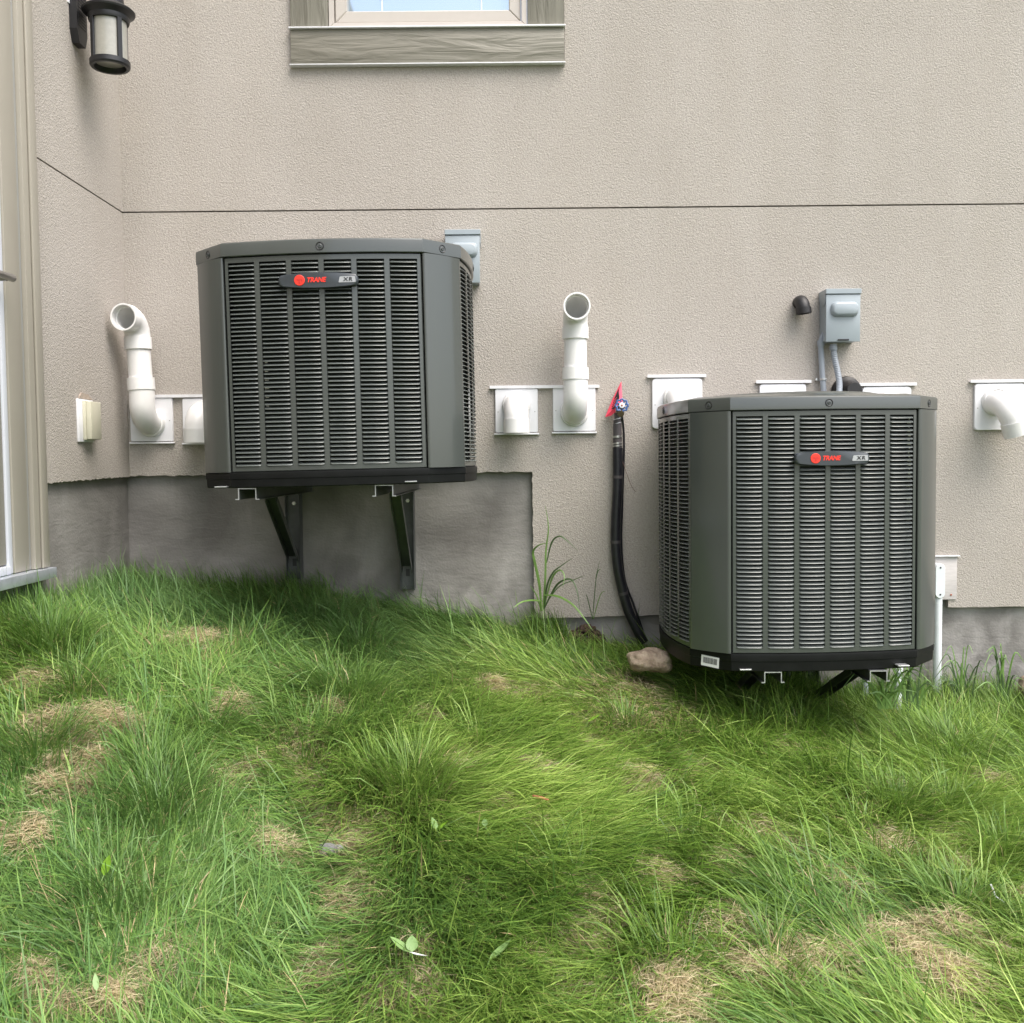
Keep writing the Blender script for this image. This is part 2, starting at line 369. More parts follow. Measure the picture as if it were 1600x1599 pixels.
DRY = [(75,1252,.06,.85),(45,1322,.075,.9),(145,1205,.05,.8),(305,1010,.10,.9),(430,1325,.10,.8),(705,1212,.07,.9),(480,1170,.09,.5),
       (990,1210,.09,.7),(1010,1368,.085,1),(1120,1350,.08,.9),(1182,1302,.09,1),(1085,1197,.10,.7),(1130,1455,.10,.9),(1075,1575,.14,1),
       (1290,1510,.12,.9),(1410,1485,.10,.8),(1505,1555,.11,.9),(1500,1462,.07,.8),(1400,1330,.11,.7),(1550,1218,.07,.6),(650,1482,.045,.8),
       (917,1000,.075,1),(152,1135,.07,.8),(870,1215,.07,.6),(1225,1178,.06,.5),(250,1520,.10,.6),(560,1395,.10,.6),(920,1468,.10,.8),
       (560,1285,.13,.5),(360,1225,.10,.5),(1125,1285,.08,.8),(1420,1240,.08,.4),(1240,1335,.06,.6),(830,1080,.08,.5),(700,1180,.06,.5),
       (1010,1100,.22,.45),(940,1130,.2,.35),(1350,1270,.07,.4),(1470,1310,.08,.6),(900,1560,.08,.6),(600,1560,.06,.4),(260,905,.06,.6),(1030,1230,.08,.5),(1330,1400,.10,.6)]
rdry = random.Random(33)
DRY += [(rdry.uniform(0, 1600), rdry.uniform(1060, 1590), rdry.uniform(.03, .06), rdry.uniform(.45, .9)) for _ in range(48)]
DRY = [(G(a, b), r * (1.1 if b < 1200 else (.82 if a > 500 else .72)), min(1.0, s * 1.2)) for a, b, r, s in DRY]
def dry(x, y):
    v = np.zeros_like(x)
    wx = x + (fbm(x * 14, y * 14, 31) - .5) * .10; wy = y + (fbm(x * 14, y * 14, 41) - .5) * .10
    for p, r, s in DRY:
        d2 = ((wx - p.x) ** 2 + ((wy - p.y) * 1.0) ** 2) / (r * r)
        v = np.maximum(v, s * np.exp(-d2 ** 1.6))
    return v
def vcol(me, cols):
    at = me.color_attributes.new('tint', 'FLOAT_COLOR', 'POINT')
    c = np.ones((len(cols), 4), np.float32); c[:, :3] = cols; at.data.foreach_set('color', c.ravel())

def make_ground():
    def axis(parts):
        out = []
        for a, b, n in parts: out += list(np.linspace(a, b, n, endpoint=False))
        return np.array(out + [parts[-1][1]])
    xs = axis([(-70, -8, 10), (-8, -2.6, 30), (-2.6, 2.9, 230), (2.9, 8, 30), (8, 70, 10)])
    ys = axis([(-90, -4, 12), (-4, 1.0, 40), (1.0, 4.2, 140), (4.2, 90, 8)])
    X, Y = np.meshgrid(xs, ys); Z = gz(X, Y)
    n = len(xs); V = np.stack([X.ravel(), Y.ravel(), Z.ravel()], 1)
    i, j = np.meshgrid(np.arange(len(ys) - 1), np.arange(n - 1), indexing='ij'); a = (i * n + j).ravel()
    Fc = np.stack([a, a + 1, a + n + 1, a + n], 1)
    me = bpy.data.meshes.new('ground'); me.from_pydata(V.tolist(), [], Fc.tolist())
    d = dry(V[:, 0], V[:, 1])[:, None]; k = fbm(V[:, 0] * 6, V[:, 1] * 6, 77)[:, None]
    near = ((V[:, 0] > -3.2) & (V[:, 0] < 3.4) & (V[:, 1] > -1) & (V[:, 1] < 4.3))[:, None]
    base = np.array([.060, .062, .026]) * (1 - k) + np.array([.11, .09, .05]) * k
    far = np.array([.10, .155, .045]) * (0.7 + .6 * k)
    c = np.where(near, base * (1 - d) + np.array([.42, .35, .20]) * d, far)
    vcol(me, c); me.materials.append(M['ground']); me.polygons.foreach_set('use_smooth', [True] * len(me.polygons))
    o = bpy.data.objects.new('ground', me); COL.objects.link(o); o['kind'] = 'structure'
make_ground()

# ------------------------------------------------------------------ house
house = thing('house', 'beige stucco house wall on a grey concrete footing, behind both condensers', 'building', (0, YW, CAMZ - 1.6))
HL = Vector(house.location)
def hloc(mb, name, m, parent=house, **k):      # a mesh given in world coordinates, hung under the house
    o = mb.build(name, m, None, **k)
    base = parent.matrix_world if False else None
    off = HL if parent is house else HL + Vector((0, 0, 0))
    o.data.transform(Matrix.Translation(-off))
    o.parent = parent
    return o
def Z(v): return CAMZ + v
GZ_, GAP = (W(200, 331, YW).z + W(1500, 320.5, YW).z) / 2, 0.006
zA, zB, zC, zD = W(205, 744, YW).z, W(832, 737.5, YW).z, W(1010, 965, YW).z, W(1488, 949, YW).z

def jag(a, b, n, amp, seed):      # ragged trowelled edge from a to b (2-D points)
    r = random.Random(seed); out = []
    for i in range(n + 1):
        t = i / n; k = 0 if i in (0, n) else (r.random() - .5) * amp
        out.append((a[0] + (b[0] - a[0]) * t + (k if abs(b[1] - a[1]) > abs(b[0] - a[0]) else 0), a[1] + (b[1] - a[1]) * t + (k if abs(b[0] - a[0]) >= abs(b[1] - a[1]) else 0)))
    return out
XN = W(832, 800, YW).x
# backing wall (dark sheathing seen in the joints) and concrete footing
# window opening bounds
YD = WX(81, 885, XW + .02).y       # outer edge of the door casing
DY = lambda px: WX(px, 850, XW + .01).y
wl, wr = W(455, 80, YW).x, W(882, 80, YW).x
wb, wt = W(455, 105, YW).z, Z(3.05)
hloc(MB().box((-1.9, YW + .0265, Z(-.0295)), (wl + .02, YW + .25, Z(4.6))).box((wr - .02, YW + .0265, Z(-.0295)), (7, YW + .25, Z(4.6))).box((wl + .02, YW + .0265, Z(-.0295)), (wr - .02, YW + .25, wb + .02)).box((wl + .02, YW + .0265, wt - .02), (wr - .02, YW + .25, Z(4.6))), 'backing_wall', M['sheath'])
hloc(MB().box((-1.85, YD + .005, Z(-.0445)), (XW - .0245, YW + .026, Z(4.6))), 'backing_wall', M['sheath'])
# upper back wall in pieces round the window
up = [((XW, GZ_ + GAP), (wl, Z(4.6))), ((wr, GZ_ + GAP), (7, Z(4.6)))]
hloc(MB().box((XW, YW, GZ_ + GAP / 2), (7, YW + .024, wb)).box((XW, YW, wb), (wl, YW + .024, Z(4.6))).box((wr, YW, wb), (7, YW + .024, Z(4.6))).box((wl, YW, wt), (wr, YW + .024, Z(4.6))), 'stucco_panel', M['stucco'], smooth=False)
low = [(XW, GZ_ - GAP / 2)] + jag((XW, zA), (XN, zB), 90, .006, 1) + jag((XN, zB), (XN + .004, zC), 60, .004, 2)[1:] + \
      jag((XN + .004, zC), (1.735, zD), 60, .003, 3)[1:] + [(1.735, zD + .035), (1.80, zD + .035)] + jag((1.80, zD), (7, zD), 160, .003, 4) + [(7, GZ_ - GAP / 2)]
def wallslab(poly, y0, y1):
    mb = MB(); b = bmesh.new(); vs = [b.verts.new((p[0], y0, p[1])) for p in poly]; f = b.faces.new(vs)
    r = bmesh.ops.extrude_face_region(b, geom=[f]); bmesh.ops.translate(b, verts=[v for v in r['geom'] if isinstance(v, bmesh.types.BMVert)], vec=(0, y1 - y0, 0))
    bmesh.ops.triangulate(b, faces=b.faces[:]); return mb.merge(b)
hloc(wallslab(low, YW, YW + .026), 'stucco_panel', M['stucco'], smooth=False)
# left return wall
hloc(MB().box((XW - .024, YD, GZ_ + GAP / 2), (XW, YW + .004, Z(4.6))), 'stucco_panel', M['stucco'], smooth=False)
ll = [(YD, GZ_ - GAP / 2)] + jag((YD, WX(84, 755, XW).z), (YW + .004, zA - .002), 60, .006, 6) + [(YW + .004, GZ_ - GAP / 2)]
b_ = bmesh.new(); f_ = b_.faces.new([b_.verts.new((XW, p[0], p[1])) for p in ll])
r_ = bmesh.ops.extrude_face_region(b_, geom=[f_]); bmesh.ops.translate(b_, verts=[v for v in r_['geom'] if isinstance(v, bmesh.types.BMVert)], vec=(-.024, 0, 0)); bmesh.ops.triangulate(b_, faces=b_.faces[:])
hloc(MB().merge(b_), 'stucco_panel', M['stucco'], smooth=False)
hloc(MB().box((XW - .024, -3.0, Z(-.06)), (XW, 1.55, Z(4.6))), 'stucco_panel', M['stucco'], smooth=False)
hloc(MB().box((-1.9, YW + .030, Z(-2.2)), (7, YW + .3, Z(-.03))), 'foundation_wall', M['concrete'], smooth=False)
hloc(MB().box((-1.85, -3.0, Z(-2.2)), (XW - .022, YW + .028, Z(-.045))), 'foundation_wall', M['concrete'], smooth=False)
# ---- window
yf = YW
win = bpy.data.objects.new('window', None); COL.objects.link(win); win.parent = house
P = lambda px, py: W(px, py, yf)
zs = P(660, 46).z                                                   # sill line
hloc(MB().box((wl + .002, yf - .022, wb + .003), (wr - .002, yf + .02, zs - .006), .003), 'apron_board', M['trimx'], win)
hloc(MB().box((wl - .003, yf - .034, zs - .005), (wr + .003, yf + .02, zs + .001), .001), 'drip_flashing', M['flash'], win)
hloc(MB().box((wl - .002, yf - .028, wb - .003), (wr + .002, yf + .02, wb + .0015), .001), 'drip_flashing', M['flash'], win)
fl, fr_ = P(514, 20).x, P(823, 20).x
hloc(MB().box((wl + .002, yf - .018, zs + .002), (fl - .002, yf + .02, wt), .003), 'trim_board', M['trimz'], win)
hloc(MB().box((fr_ + .002, yf - .018, zs + .002), (wr - .002, yf + .02, wt), .003), 'trim_board', M['trimz'], win)
hloc(MB().box((fl - .001, yf - .018, wt - .16), (fr_ + .001, yf + .02, wt), .003), 'trim_board', M['trimx'], win)
def frame_ring(x0, x1, z0, z1, wd, y0, y1, bev=.003):
    mb = MB(); e = .0004
    for prof in ([(x0, z0), (x1, z0), (x1 - wd, z0 + wd), (x0 + wd, z0 + wd)], [(x0, z1), (x1, z1), (x1 - wd, z1 - wd), (x0 + wd, z1 - wd)],
                 [(x0, z0 + e), (x0 + wd - e, z0 + wd + e), (x0 + wd - e, z1 - wd - e), (x0, z1 - e)], [(x1, z0 + e), (x1 - wd + e, z0 + wd + e), (x1 - wd + e, z1 - wd - e), (x1, z1 - e)]):
        b = bmesh.new(); vs = [b.verts.new((p[0], y0, p[1])) for p in prof]; f = b.faces.new(vs)
        r = bmesh.ops.extrude_face_region(b, geom=[f]); bmesh.ops.translate(b, verts=[v for v in r['geom'] if isinstance(v, bmesh.types.BMVert)], vec=(0, y1 - y0, 0))
        bmesh.ops.bevel(b, geom=b.edges[:], offset=bev, segments=1, affect='EDGES'); mb.merge(b)
    return mb
wt2 = wt - .162
hloc(frame_ring(fl, fr_, zs + .002, wt2, P(0, 29).z - zs if False else .022, yf - .012, yf + .05, .002), 'window_frame', M['vinyl'], win)
hloc(frame_ring(fl + .024, fr_ - .024, zs + .026, wt2 - .024, .048, yf + .000, yf + .06, .004), 'window_sash', M['vinyl'], win)
gx0, gx1, gz0 = fl + .070, fr_ - .070, zs + .070
hloc(MB().box((gx0, yf + .045, gz0), (gx1, yf + .052, wt2 - .06)), 'pane', M['glass'], win, smooth=False)
mn = MB()
for px in (595, 752):
    x = P(px, 10).x; mn.box((x - .0022, yf + .040, gz0), (x + .0022, yf + .0445, wt2 - .07))
mn.box((gx0, yf + .040, wt2 - .25), (gx1, yf + .0445, wt2 - .245))
hloc(mn, 'muntin', M['flash'], win)
# ---- door on the left wall
door = bpy.data.objects.new('patio_door', None); COL.objects.link(door); door.parent = house
D = lambda py, px: WX(px, py, XW + .02)
zt, zb = Z(2.4), WX(60, 890, XW + .02).z
d54, d50, d27, d20 = DY(54), DY(50), DY(27), DY(20)
hloc(MB().box((XW - .03, d54, zb), (XW + .012, YD, zt), .003).box((XW + .0122, d54 + .035, zb), (XW + .022, YD - .012, zt), .004), 'brickmould', M['casing'], door)
hloc(MB().box((XW - .03, d50, zb), (XW - .002, d54 - .001, zt), .002), 'jamb_strip', M['grey'], door)
hloc(MB().box((XW - .03, d27, zb), (XW + .002, d50 - .001, zt), .004), 'casing', M['casing'], door)
hloc(MB().box((XW - .03, d20, zb), (XW - .004, d27 - .001, zt), .003), 'weatherstrip', M['strip'], door)
hloc(MB().box((XW - .06, 2.15, zb + .03), (XW - .010, d20 - .001, zt), .003), 'door_slab', M['door'], door)
hloc(MB().box((XW - .03, 1.55, zb), (XW + .012, 2.14, zt), .003), 'casing', M['casing'], door)
th = MB().box((XW - .08, 1.56, zb - .036), (XW + .036, YD + .002, zb - .002), .002)
hloc(th, 'threshold', M['alu'], door)
hloc(MB().box((XW - .03, 2.15, zb), (XW + .004, d20 - .001, zb + .026), .003), 'bottom_sweep', M['strip'], door)
hz = WX(12, 433, XW + .04).z; hy = WX(6, 433, XW + .03).y
hb = MB().tube([(XW - .012, hy, hz), (XW + .038, hy, hz)], .013, 16).tube([(XW + .040, hy - .13, hz - .004), (XW + .044, hy - .05, hz), (XW + .042, hy + .030, hz + .001)], [.008, .010, .012], 14)
hloc(hb, 'handle', M['nickel'], door)
hloc(MB().lathe([(0.001, XW - .010), (.028, XW - .010), (.028, XW - .002), (.022, XW + .002), (.001, XW + .002)], 'X', 24, Matrix.Translation((0, hy, hz + .14))), 'deadbolt', M['nickel'], door)

# ------------------------------------------------------------------ wall lantern
lc = Vector((XW, 3.63, 0))
LY = WX(123, 60, XW + .014).y; LZ = W(171, 101, LY).z
lamp = thing('wall_lantern', 'black outdoor wall lantern with round frosted glass by the door', 'lamp', (XW, LY, LZ))
pz = WX(122, 72, XW + .01).z - LZ
mb = MB(); zt0 = pz + .06
mb.prism([(-.043, pz + .045), (-.026, pz), (.026, pz), (.043, pz + .045), (.043, pz + .36), (.026, pz + .40), (-.026, pz + .40), (-.043, pz + .36)], 'X', .000, .028)
mb.build('back_plate', M['black'], lamp, angle=20)
rb = MB()
for i in range(26): rb.box((.028, -.030, pz + .06 + i * .011), (.0295, .030, pz + .066 + i * .011))
rb.build('ribbing', M['black'], lamp)
MB().box((.000, -.055, pz + .13), (.004, .055, pz + .34)).build('shim_plate', M['plate'], lamp)
cx = .125
LM = Matrix.Translation((cx, 0, 0))
MB().lathe([(.050, .012), (.066, .012), (.070, .010), (.070, -.006), (.066, -.012), (.056, -.012), (.054, .002), (.050, .012)], 'Z', 40, LM).build('bottom_ring', M['black'], lamp)
MB().lathe([(.0005, .006), (.050, .006), (.061, .012), (.061, .168), (.057, .168), (.057, .010)], 'Z', 40, LM).build('glass_shade', M['frost'], lamp)
bars = MB()
for k in range(4):
    a = radians(53 + 90 * k); bars.box((-.0085, -.004, .008), (.0085, .004, .168), .001, 1, LM @ Matrix.Rotation(a, 4, 'Z') @ Matrix.Translation((0, .0655, 0)))
bars.build('cage_bars', M['black'], lamp)
MB().lathe([(.069, .148), (.071, .154), (.071, .166), (.078, .174), (.090, .180), (.092, .186), (.086, .192), (.062, .206), (.055, .210), (.052, .236), (.030, .249), (.001, .252)], 'Z', 40, LM, cap=True).build('cap', M['black'], lamp)
MB().tube([(.02, 0, pz + .30), (.06, 0, pz + .335), (.11, 0, .30), (.125, 0, .265)], .010, 12).build('arm', M['black'], lamp)

# ------------------------------------------------------------------ outlet box on the left wall
oc = WX(132, 658, XW)
ob = thing('outlet_box', 'small cream outdoor outlet cover on a white mounting plate, left of the tall vent pipe', 'outlet', oc)
MB().box((0, -.068, -.078), (.009, .058, .078), .002).build('mounting_plate', M['plate'], ob)
MB().box((.009, -.036, -.070), (.021, .052, .072), .002).build('outlet_body', M['cream'], ob)
MB().box((.0212, -.034, -.068), (.040, .054, .070), .003).build('flap_cover', M['cream'], ob)
ch = MB(); r0 = random.Random(5)
pts = [(-.05 + .018 * i + r0.uniform(-.004, .004), .086 + (.016 if 0 < i < 5 else .0) * r0.uniform(.5, 1)) for i in range(7)]
ch.prism([(-.05, .080)] + pts + [(.058, .080)], 'X', .0005, .006)
ch.build('broken_stucco_patch', mat('bare_plaster', (.36, .30, .25), .9, var=.2, vscale=60, bump=.6, bscale=80), ob)

# ------------------------------------------------------------------ PVC vents
def plate_part(v, w_, h_, r, c=(0, 0)):
    mb = MB(); a = rrect(w_, h_, r, 5, *c); b = rrect(w_ - .004, h_ - .004, r, 5, *c)
    mb.loops([[(p[0], 0, p[1]) for p in a], [(p[0], -.009, p[1]) for p in a], [(p[0], -.012, p[1]) for p in b]], True, True, True)
    mb.build('wall_plate', M['plate'], v)
    for sx in (-1, 1): MB().lathe([(.001, -.0135), (.0022, -.0130), (.0022, -.0115)], 'Y', 8, Matrix.Translation((c[0] + sx * (w_ / 2 - .012), 0, c[1] - .005)), True).build('screw', M['grey'], v)
def flashing(x0, x1, z, parent=None, loc=(0, 0, 0)):
    mb = MB(); mb.box((x0, -.016, z), (x1, .004, z + .0035), .0005, 1).box((x0, -.0165, z - .003), (x1, -.0145, z + .009), .0004, 1)
    return mb.build('drip_flashing', M['flash'], parent, loc)
VR, CR, VI = .0455, .0525, .0425
def elbow(v, R, up, hubz=0.0, hubx=0.0):
    s = 1 if up else -1; y0 = -.035
    MB().lathe([(.001, -.010), (.058, -.010), (.058, -.020), (.055, -.034), (.047, -.036)], 'Y', 36, Matrix.Translation((hubx, 0, hubz))).build('hub', M['pvc'], v)
    path = [(hubx, -.012, hubz), (hubx, y0, hubz)] + [Vector((hubx, y0 - R * sin(t), hubz + s * R * (1 - cos(t)))) for t in [pi / 2 * i / 12 for i in range(1, 13)]]
    return path, Vector((hubx, y0 - R, hubz + s * R))
def vent(label, px, py, kind, w_=.174, h_=.178, r=.006, group='white vent pipes in the back wall', rot=0.0, yaw=0.0, fl=None, bottom=True, pc=(0, 0), ER=.066, hx=0.0):
    c = W(px, py, YW); v = thing('vent_pipe', label, 'vent', c, (0, 0, 0), group); RM = Matrix.Rotation(rot, 3, 'Y')
    plate_part(v, w_, h_, r, pc)
    if bottom: MB().box((-.092, -.016, -h_ / 2 - .010), (.092, 0, -h_ / 2 - .003), .002).build('bottom_trim', M['plate'], v)
    if fl: flashing(-w_ / 2 + fl[0], w_ / 2 + fl[1], h_ / 2 + pc[1] + .006, v)
    if kind == 'plate': return v
    if kind == 'short':
        path, e = elbow(v, ER, False, .022, hx); path.append(e + Vector((0, 0, -.012))); path = [RM @ Vector(q) for q in path]
        MB().hollow(path, .049, VI).build('elbow', M['pvc'], v)
        MB().hollow([RM @ (e + Vector((0, 0, .006))), RM @ (e + Vector((0, 0, -.050)))], CR, VI + .002, 32).build('collar', M['pvc'], v)
        return v
    path, e = elbow(v, .072, True, -.012)
    ax = e.y; z1, z2, z3, z4 = .112, .160, .272, .320
    MB().hollow(path + [Vector((0, ax, z1 + .01))], .049, VI).build('elbow', M['pvc'], v)
    lean = rot
    def L(z, y=ax): return Vector((-(z - .1) * lean, y, z))
    MB().hollow([L(z1), L(z2)], CR, VI, 36).build('collar', M['pvc'], v)
    MB().hollow([L(z2 - .01), L(z3 + .01)], VR, VI, 36).build('pipe', M['pvc'], v)
    MB().hollow([L(z3), L(z4)], CR, VI, 36).build('collar', M['pvc'], v)
    R = .066; b = L(z4)
    d = Vector((sin(yaw), -cos(yaw), 0))
    path = [b + Vector((0, 0, -.02)), b] + [b + d * (R * (1 - cos(t))) + Vector((0, 0, R * sin(t))) for t in [pi / 2 * i / 14 for i in range(1, 15)]]
    path.append(path[-1] + d * .012)
    MB().hollow(path, .049, VI).build('elbow', M['pvc'], v)
    MB().hollow([path[-1] - d * .008, path[-1] + d * .034], CR, .0465, 40).build('mouth_collar', M['pvc'], v)
    return v
vent('tall white vent pipe nearest the door corner, open mouth facing out', 238, 656, 'tall', rot=.05, yaw=-.10)
vent('short white vent elbow half hidden behind the left condenser', 320, 657, 'short')
vent('short white vent elbow turned down, left of the tall pipe between the condensers', 807, 642, 'short')
vent('tall white vent pipe between the two condensers', 897, 640, 'tall')
vent('white vent elbow on a round-cornered plate at the left top corner of the right condenser', 1057.5, 631, 'short', .205, .205, .016, fl=(-.02, .015), bottom=False)
vent('white vent plate left of the conduits, cut off by the top of the right condenser', 1222, 637, 'short', .190, .190, .012, fl=(-.015, .02), bottom=False)
vent('white vent plate right of the conduits, cut off by the top of the right condenser', 1384, 643, 'short', .200, .200, .016, fl=(-.015, .02), bottom=False)
vent('white vent elbow turned down at the right edge of the photo', 1560, 636, 'short', .205, .190, .014, fl=(-.02, .05), bottom=False, rot=-.30, ER=.092, hx=-.018)
a0, a1 = W(240, 621, YW), W(345, 620, YW)
o = flashing(0, a1.x - a0.x, 0, None, a0); tag(o, 'thin grey drip strip above the vent plates left of the left condenser', 'flashing', 'grey drip strips shared by two vent plates'); o.rotation_euler = (0, 0, 0)
a0, a1 = W(765, 607, YW), W(936, 606, YW)
o = flashing(0, a1.x - a0.x, 0, None, a0); tag(o, 'thin grey drip strip above the two vent plates between the condensers', 'flashing', 'grey drip strips shared by two vent plates')

# black ABS elbow
c = W(1249, 478, YW); v = thing('black_elbow', 'small black plastic elbow pipe left of the grey switch box', 'pipe', c, (0, -.10, 0))
pth = [Vector((0, .0, .012)), Vector((0, -.018, .012))] + [Vector((0, -.018 - .032 * sin(t), .012 - .032 * (1 - cos(t)))) for t in [pi / 2 * i / 8 for i in range(1, 9)]]
MB().hollow(pth, .027, .020, 24).build('elbow', M['abs'], v)
MB().hollow([(0, -.05, -.016), (0, -.05, -.040)], .0305, .024, 28).build('collar', M['abs'], v)

# ------------------------------------------------------------------ disconnect boxes
def switch_box(label, px, py, h_=.205):
    c = W(px, py, YW); c.y = YW; c.x = W(px, py, YW - .09).x; v = thing('disconnect_box', label, 'electrical box', c, (0, 0, 0), 'grey electrical disconnect boxes')
    w_ = .068; H = h_ / 2
    MB().box((-w_, -.080, -H), (w_ - .003, 0, H - .01), .002, 1).build('enclosure', M['box'], v)
    MB().box((-w_ - .001, -.088, -H - .004), (w_, -.0805, H - .022), .0025, 2).build('door', M['box'], v)
    lid = MB().box((-w_ - .003, -.093, H - .020), (w_ + .003, .0, H), .0015, 1)
    for s in (-1, 1): lid.prism([(-.080, H - .018), (-.080, H - .05), (-.066, H - .062), (-.03, H - .062), (-.012, H - .05), (0, H - .018)], 'X', s * (w_ + .0005), s * (w_ + .0025))
    lid.build('rain_hood', M['box'], v)
    b = MB(); P = [rrect(w2, h2, r_, 6, .004, .022) for w2, h2, r_ in ((.112, .060, .022), (.108, .056, .022), (.096, .044, .018), (.088, .036, .014))]
    b.loops([[(p[0], y, p[1]) for p in q] for q, y in zip(P, (-.088, -.098, -.106, -.1075))], True, False, True)
    b.build('embossed_handle_cover', M['box'], v, angle=60)
    MB().box((-.022, -.092, -H + .0), (.022, -.0884, -H + .006)).build('latch', M['ink'], v)
    return v
switch_box('grey electrical switch box above the right condenser with two conduits', 1318, 497)
switch_box('grey electrical switch box peeking out behind the left condenser top right corner', 723, 407)
def Wp(px, py, dy): return W(px, py, YW - dy)
v0 = Wp(1283, 545, .03)
cd = thing('rigid_conduit', 'grey rigid conduit running up to the left side of the switch box', 'conduit', v0)
pp = [Wp(1292, 520, .045), Wp(1288, 521, .04), Wp(1285, 526, .036), Wp(1283, 533, .033), Wp(1282.5, 545, .03), Wp(1285, 590, .028), Wp(1288, 622, .026), Wp(1289, 660, .026)]
MB().tube([p - v0 for p in pp], [.009, .010, .011, .0115, .0115, .0115, .0115, .0115], 16).build('pipe', M['conduit'], cd)
q0, q1 = Wp(1282.3, 532, .031) - v0, Wp(1282.8, 541, .031) - v0
MB().tube([q0, q1], .0145, 18).build('coupling', M['conduit'], cd)
q = Wp(1286, 593, .028) - v0
MB().hollow([q + Vector((0, 0, -.004)), q + Vector((0, 0, .004))], .0145, .0118, 20).box((q.x - .024, q.y + .018, q.z - .005), (q.x + .022, q.y + .021, q.z + .005), .001, 1).build('strap', M['galv'], cd)
MB().lathe([(.001, -.006), (.005, -.005), (.006, 0)], 'Y', 12, Matrix.Translation(q + Vector((-.022, .016, 0))), True).build('bolt', M['bolt'], cd)
v0 = Wp(1303, 545, .05)
fc = thing('flexible_conduit', 'grey ribbed flexible conduit hanging from the underside of the switch box', 'conduit', v0)
pp = [Wp(1302, 540, .05), Wp(1304, 560, .05), Wp(1309, 582, .055), Wp(1312, 600, .07), Wp(1311, 618, .10), Wp(1305, 645, .13)]
P2 = []; R2 = []
for i in range(len(pp) - 1):
    for k in range(14): P2.append(pp[i].lerp(pp[i + 1], k / 14) - v0); R2.append(.0112 if k % 2 else .0125)
P2 = [sum((P2[max(0, min(len(P2) - 1, i + j))] for j in range(-4, 5)), Vector()) / 9 for i in range(len(P2))]
MB().tube(P2, R2, 14).build('ribbed_tube', M['conduit'], fc)
MB().lathe([(.016, -.012), (.016, .0), (.014, .002), (.014, .010)], 'Z', 10, Matrix.Translation(P2[0] + Vector((0, 0, -.002))), True).build('connector', M['conduit'], fc)
c = W(1322, 612, YW)
lf = thing('line_set_cover', 'black rubber boot behind the right condenser below the switch box', 'pipe boot', c)
prof = [(.062, -.004), (.058, -.018), (.046, -.026), (.040, -.034), (.030, -.05), (.028, -.10)]
MB().lathe(prof, 'Y', 28, Matrix.Scale(1.0, 4, (0, 0, 1)), True).build('boot', M['abs'], lf)
MB().tube([(.01, -.03, -.01), (.02, -.10, -.03), (.03, -.16, -.10)], .022, 14).tube([(-.02, -.03, -.01), (-.025, -.09, -.02), (-.03, -.14, -.08)], .014, 12).build('line_set', M['rubber'], lf)

# ------------------------------------------------------------------ hose bibb, black pipe, tag
PL = [(964.5, 652), (965, 700), (965, 760), (962.5, 810), (962, 850), (965, 885), (972, 920), (982, 955), (996, 985), (1006, 1004)]
base = Wp(965, 652, .035)
hp = thing('black_pipe', 'thick black rubber pipe running down the wall from the blue valve', 'pipe', base)
def spl(P, n):
    out = []
    for i in range(len(P) - 1):
        p0, p1, p2, p3 = P[max(0, i - 1)], P[i], P[i + 1], P[min(len(P) - 1, i + 2)]
        for k in range(n):
            t = k / n; out.append(0.5 * ((2 * p1) + (-p0 + p2) * t + (2 * p0 - 5 * p1 + 4 * p2 - p3) * t * t + (-p0 + 3 * p1 - 3 * p2 + p3) * t ** 3))
    return out + [P[-1]]
pts = spl([Wp(a, b, .035) - base for a, b in PL], 7)
MB().tube([p for p in pts if p.z < Wp(965, 695, .035).z - base.z], .0205, 22).build('hose', M['rubber'], hp)
def seg(y0, y1, r, name, m, n=20):
    MB().tube([Wp(964.6, y0, .035) - base, Wp(964.9, y1, .035) - base], r, n).build(name, m, hp)
seg(644, 655, .0130, 'nipple', M['foam']); seg(655, 662, .0165, 'adapter', M['foam']); seg(662, 684, .0175, 'tape_wrap', M['foam']); seg(684, 701, .0182, 'tail', M['foam'])
for y in (654, 661): seg(y, y + 1.2, .0178, 'ring', M['galv'])
for y, hgt in ((681, 3.2), (691.5, 2.4), (695.5, 2.4)):
    seg(y, y + hgt, .0205, 'hose_clamp', M['bolt'])
for y in (742, 842, 925):
    k = min(range(len(pts)), key=lambda i: abs((pts[i] + base - Wp(965, y, .035)).z)); d = (pts[k + 1] - pts[k]).normalized()
    MB().tube([pts[k], pts[k] + d * .012], .0213, 22).build('tape_band', M['foam'], hp)
c = Wp(971, 634, .075)
hb = thing('hose_bibb', 'outdoor water valve with a blue wheel handle on top of the black pipe', 'valve', c)
MB().tube([(-.012, .000, -.035), (-.006, .004, -.02), (0, .012, 0), (0, .055, .0)], [.013, .016, .014, .013], 16).tube([(-.004, -.005, -.03), (-.004, -.016, -.034)], .013, 14).build('valve_body', M['brass'], hb)
wh = MB()
ring = []
for k in range(48):
    a = 2 * pi * k / 48; r_ = .0235 + .0022 * cos(8 * a); ring.append(Vector((r_ * cos(a), -.012, r_ * sin(a))))
wh.loops(wh.rings(ring + [ring[0], ], [.0042] * 49, 8))
for k in range(4):
    a = pi * k / 4 + .2; wh.tube([(-.022 * cos(a), -.012, -.022 * sin(a)), (.022 * cos(a), -.012, .022 * sin(a))], .0032, 6)
wh.build('hand_wheel', M['blue'], hb)
MB().lathe([(.001, -.0175), (.0095, -.0175), (.0115, -.015), (.0115, -.009)], 'Y', 20, None, True).build('hub_cap', M['plate'], hb)
MB().lathe([(.001, -.0200), (.0035, -.0195), (.004, -.0175)], 'Y', 10, None, True).build('stem_screw', M['bark'], hb)
tb = Wp(960, 632, .02)
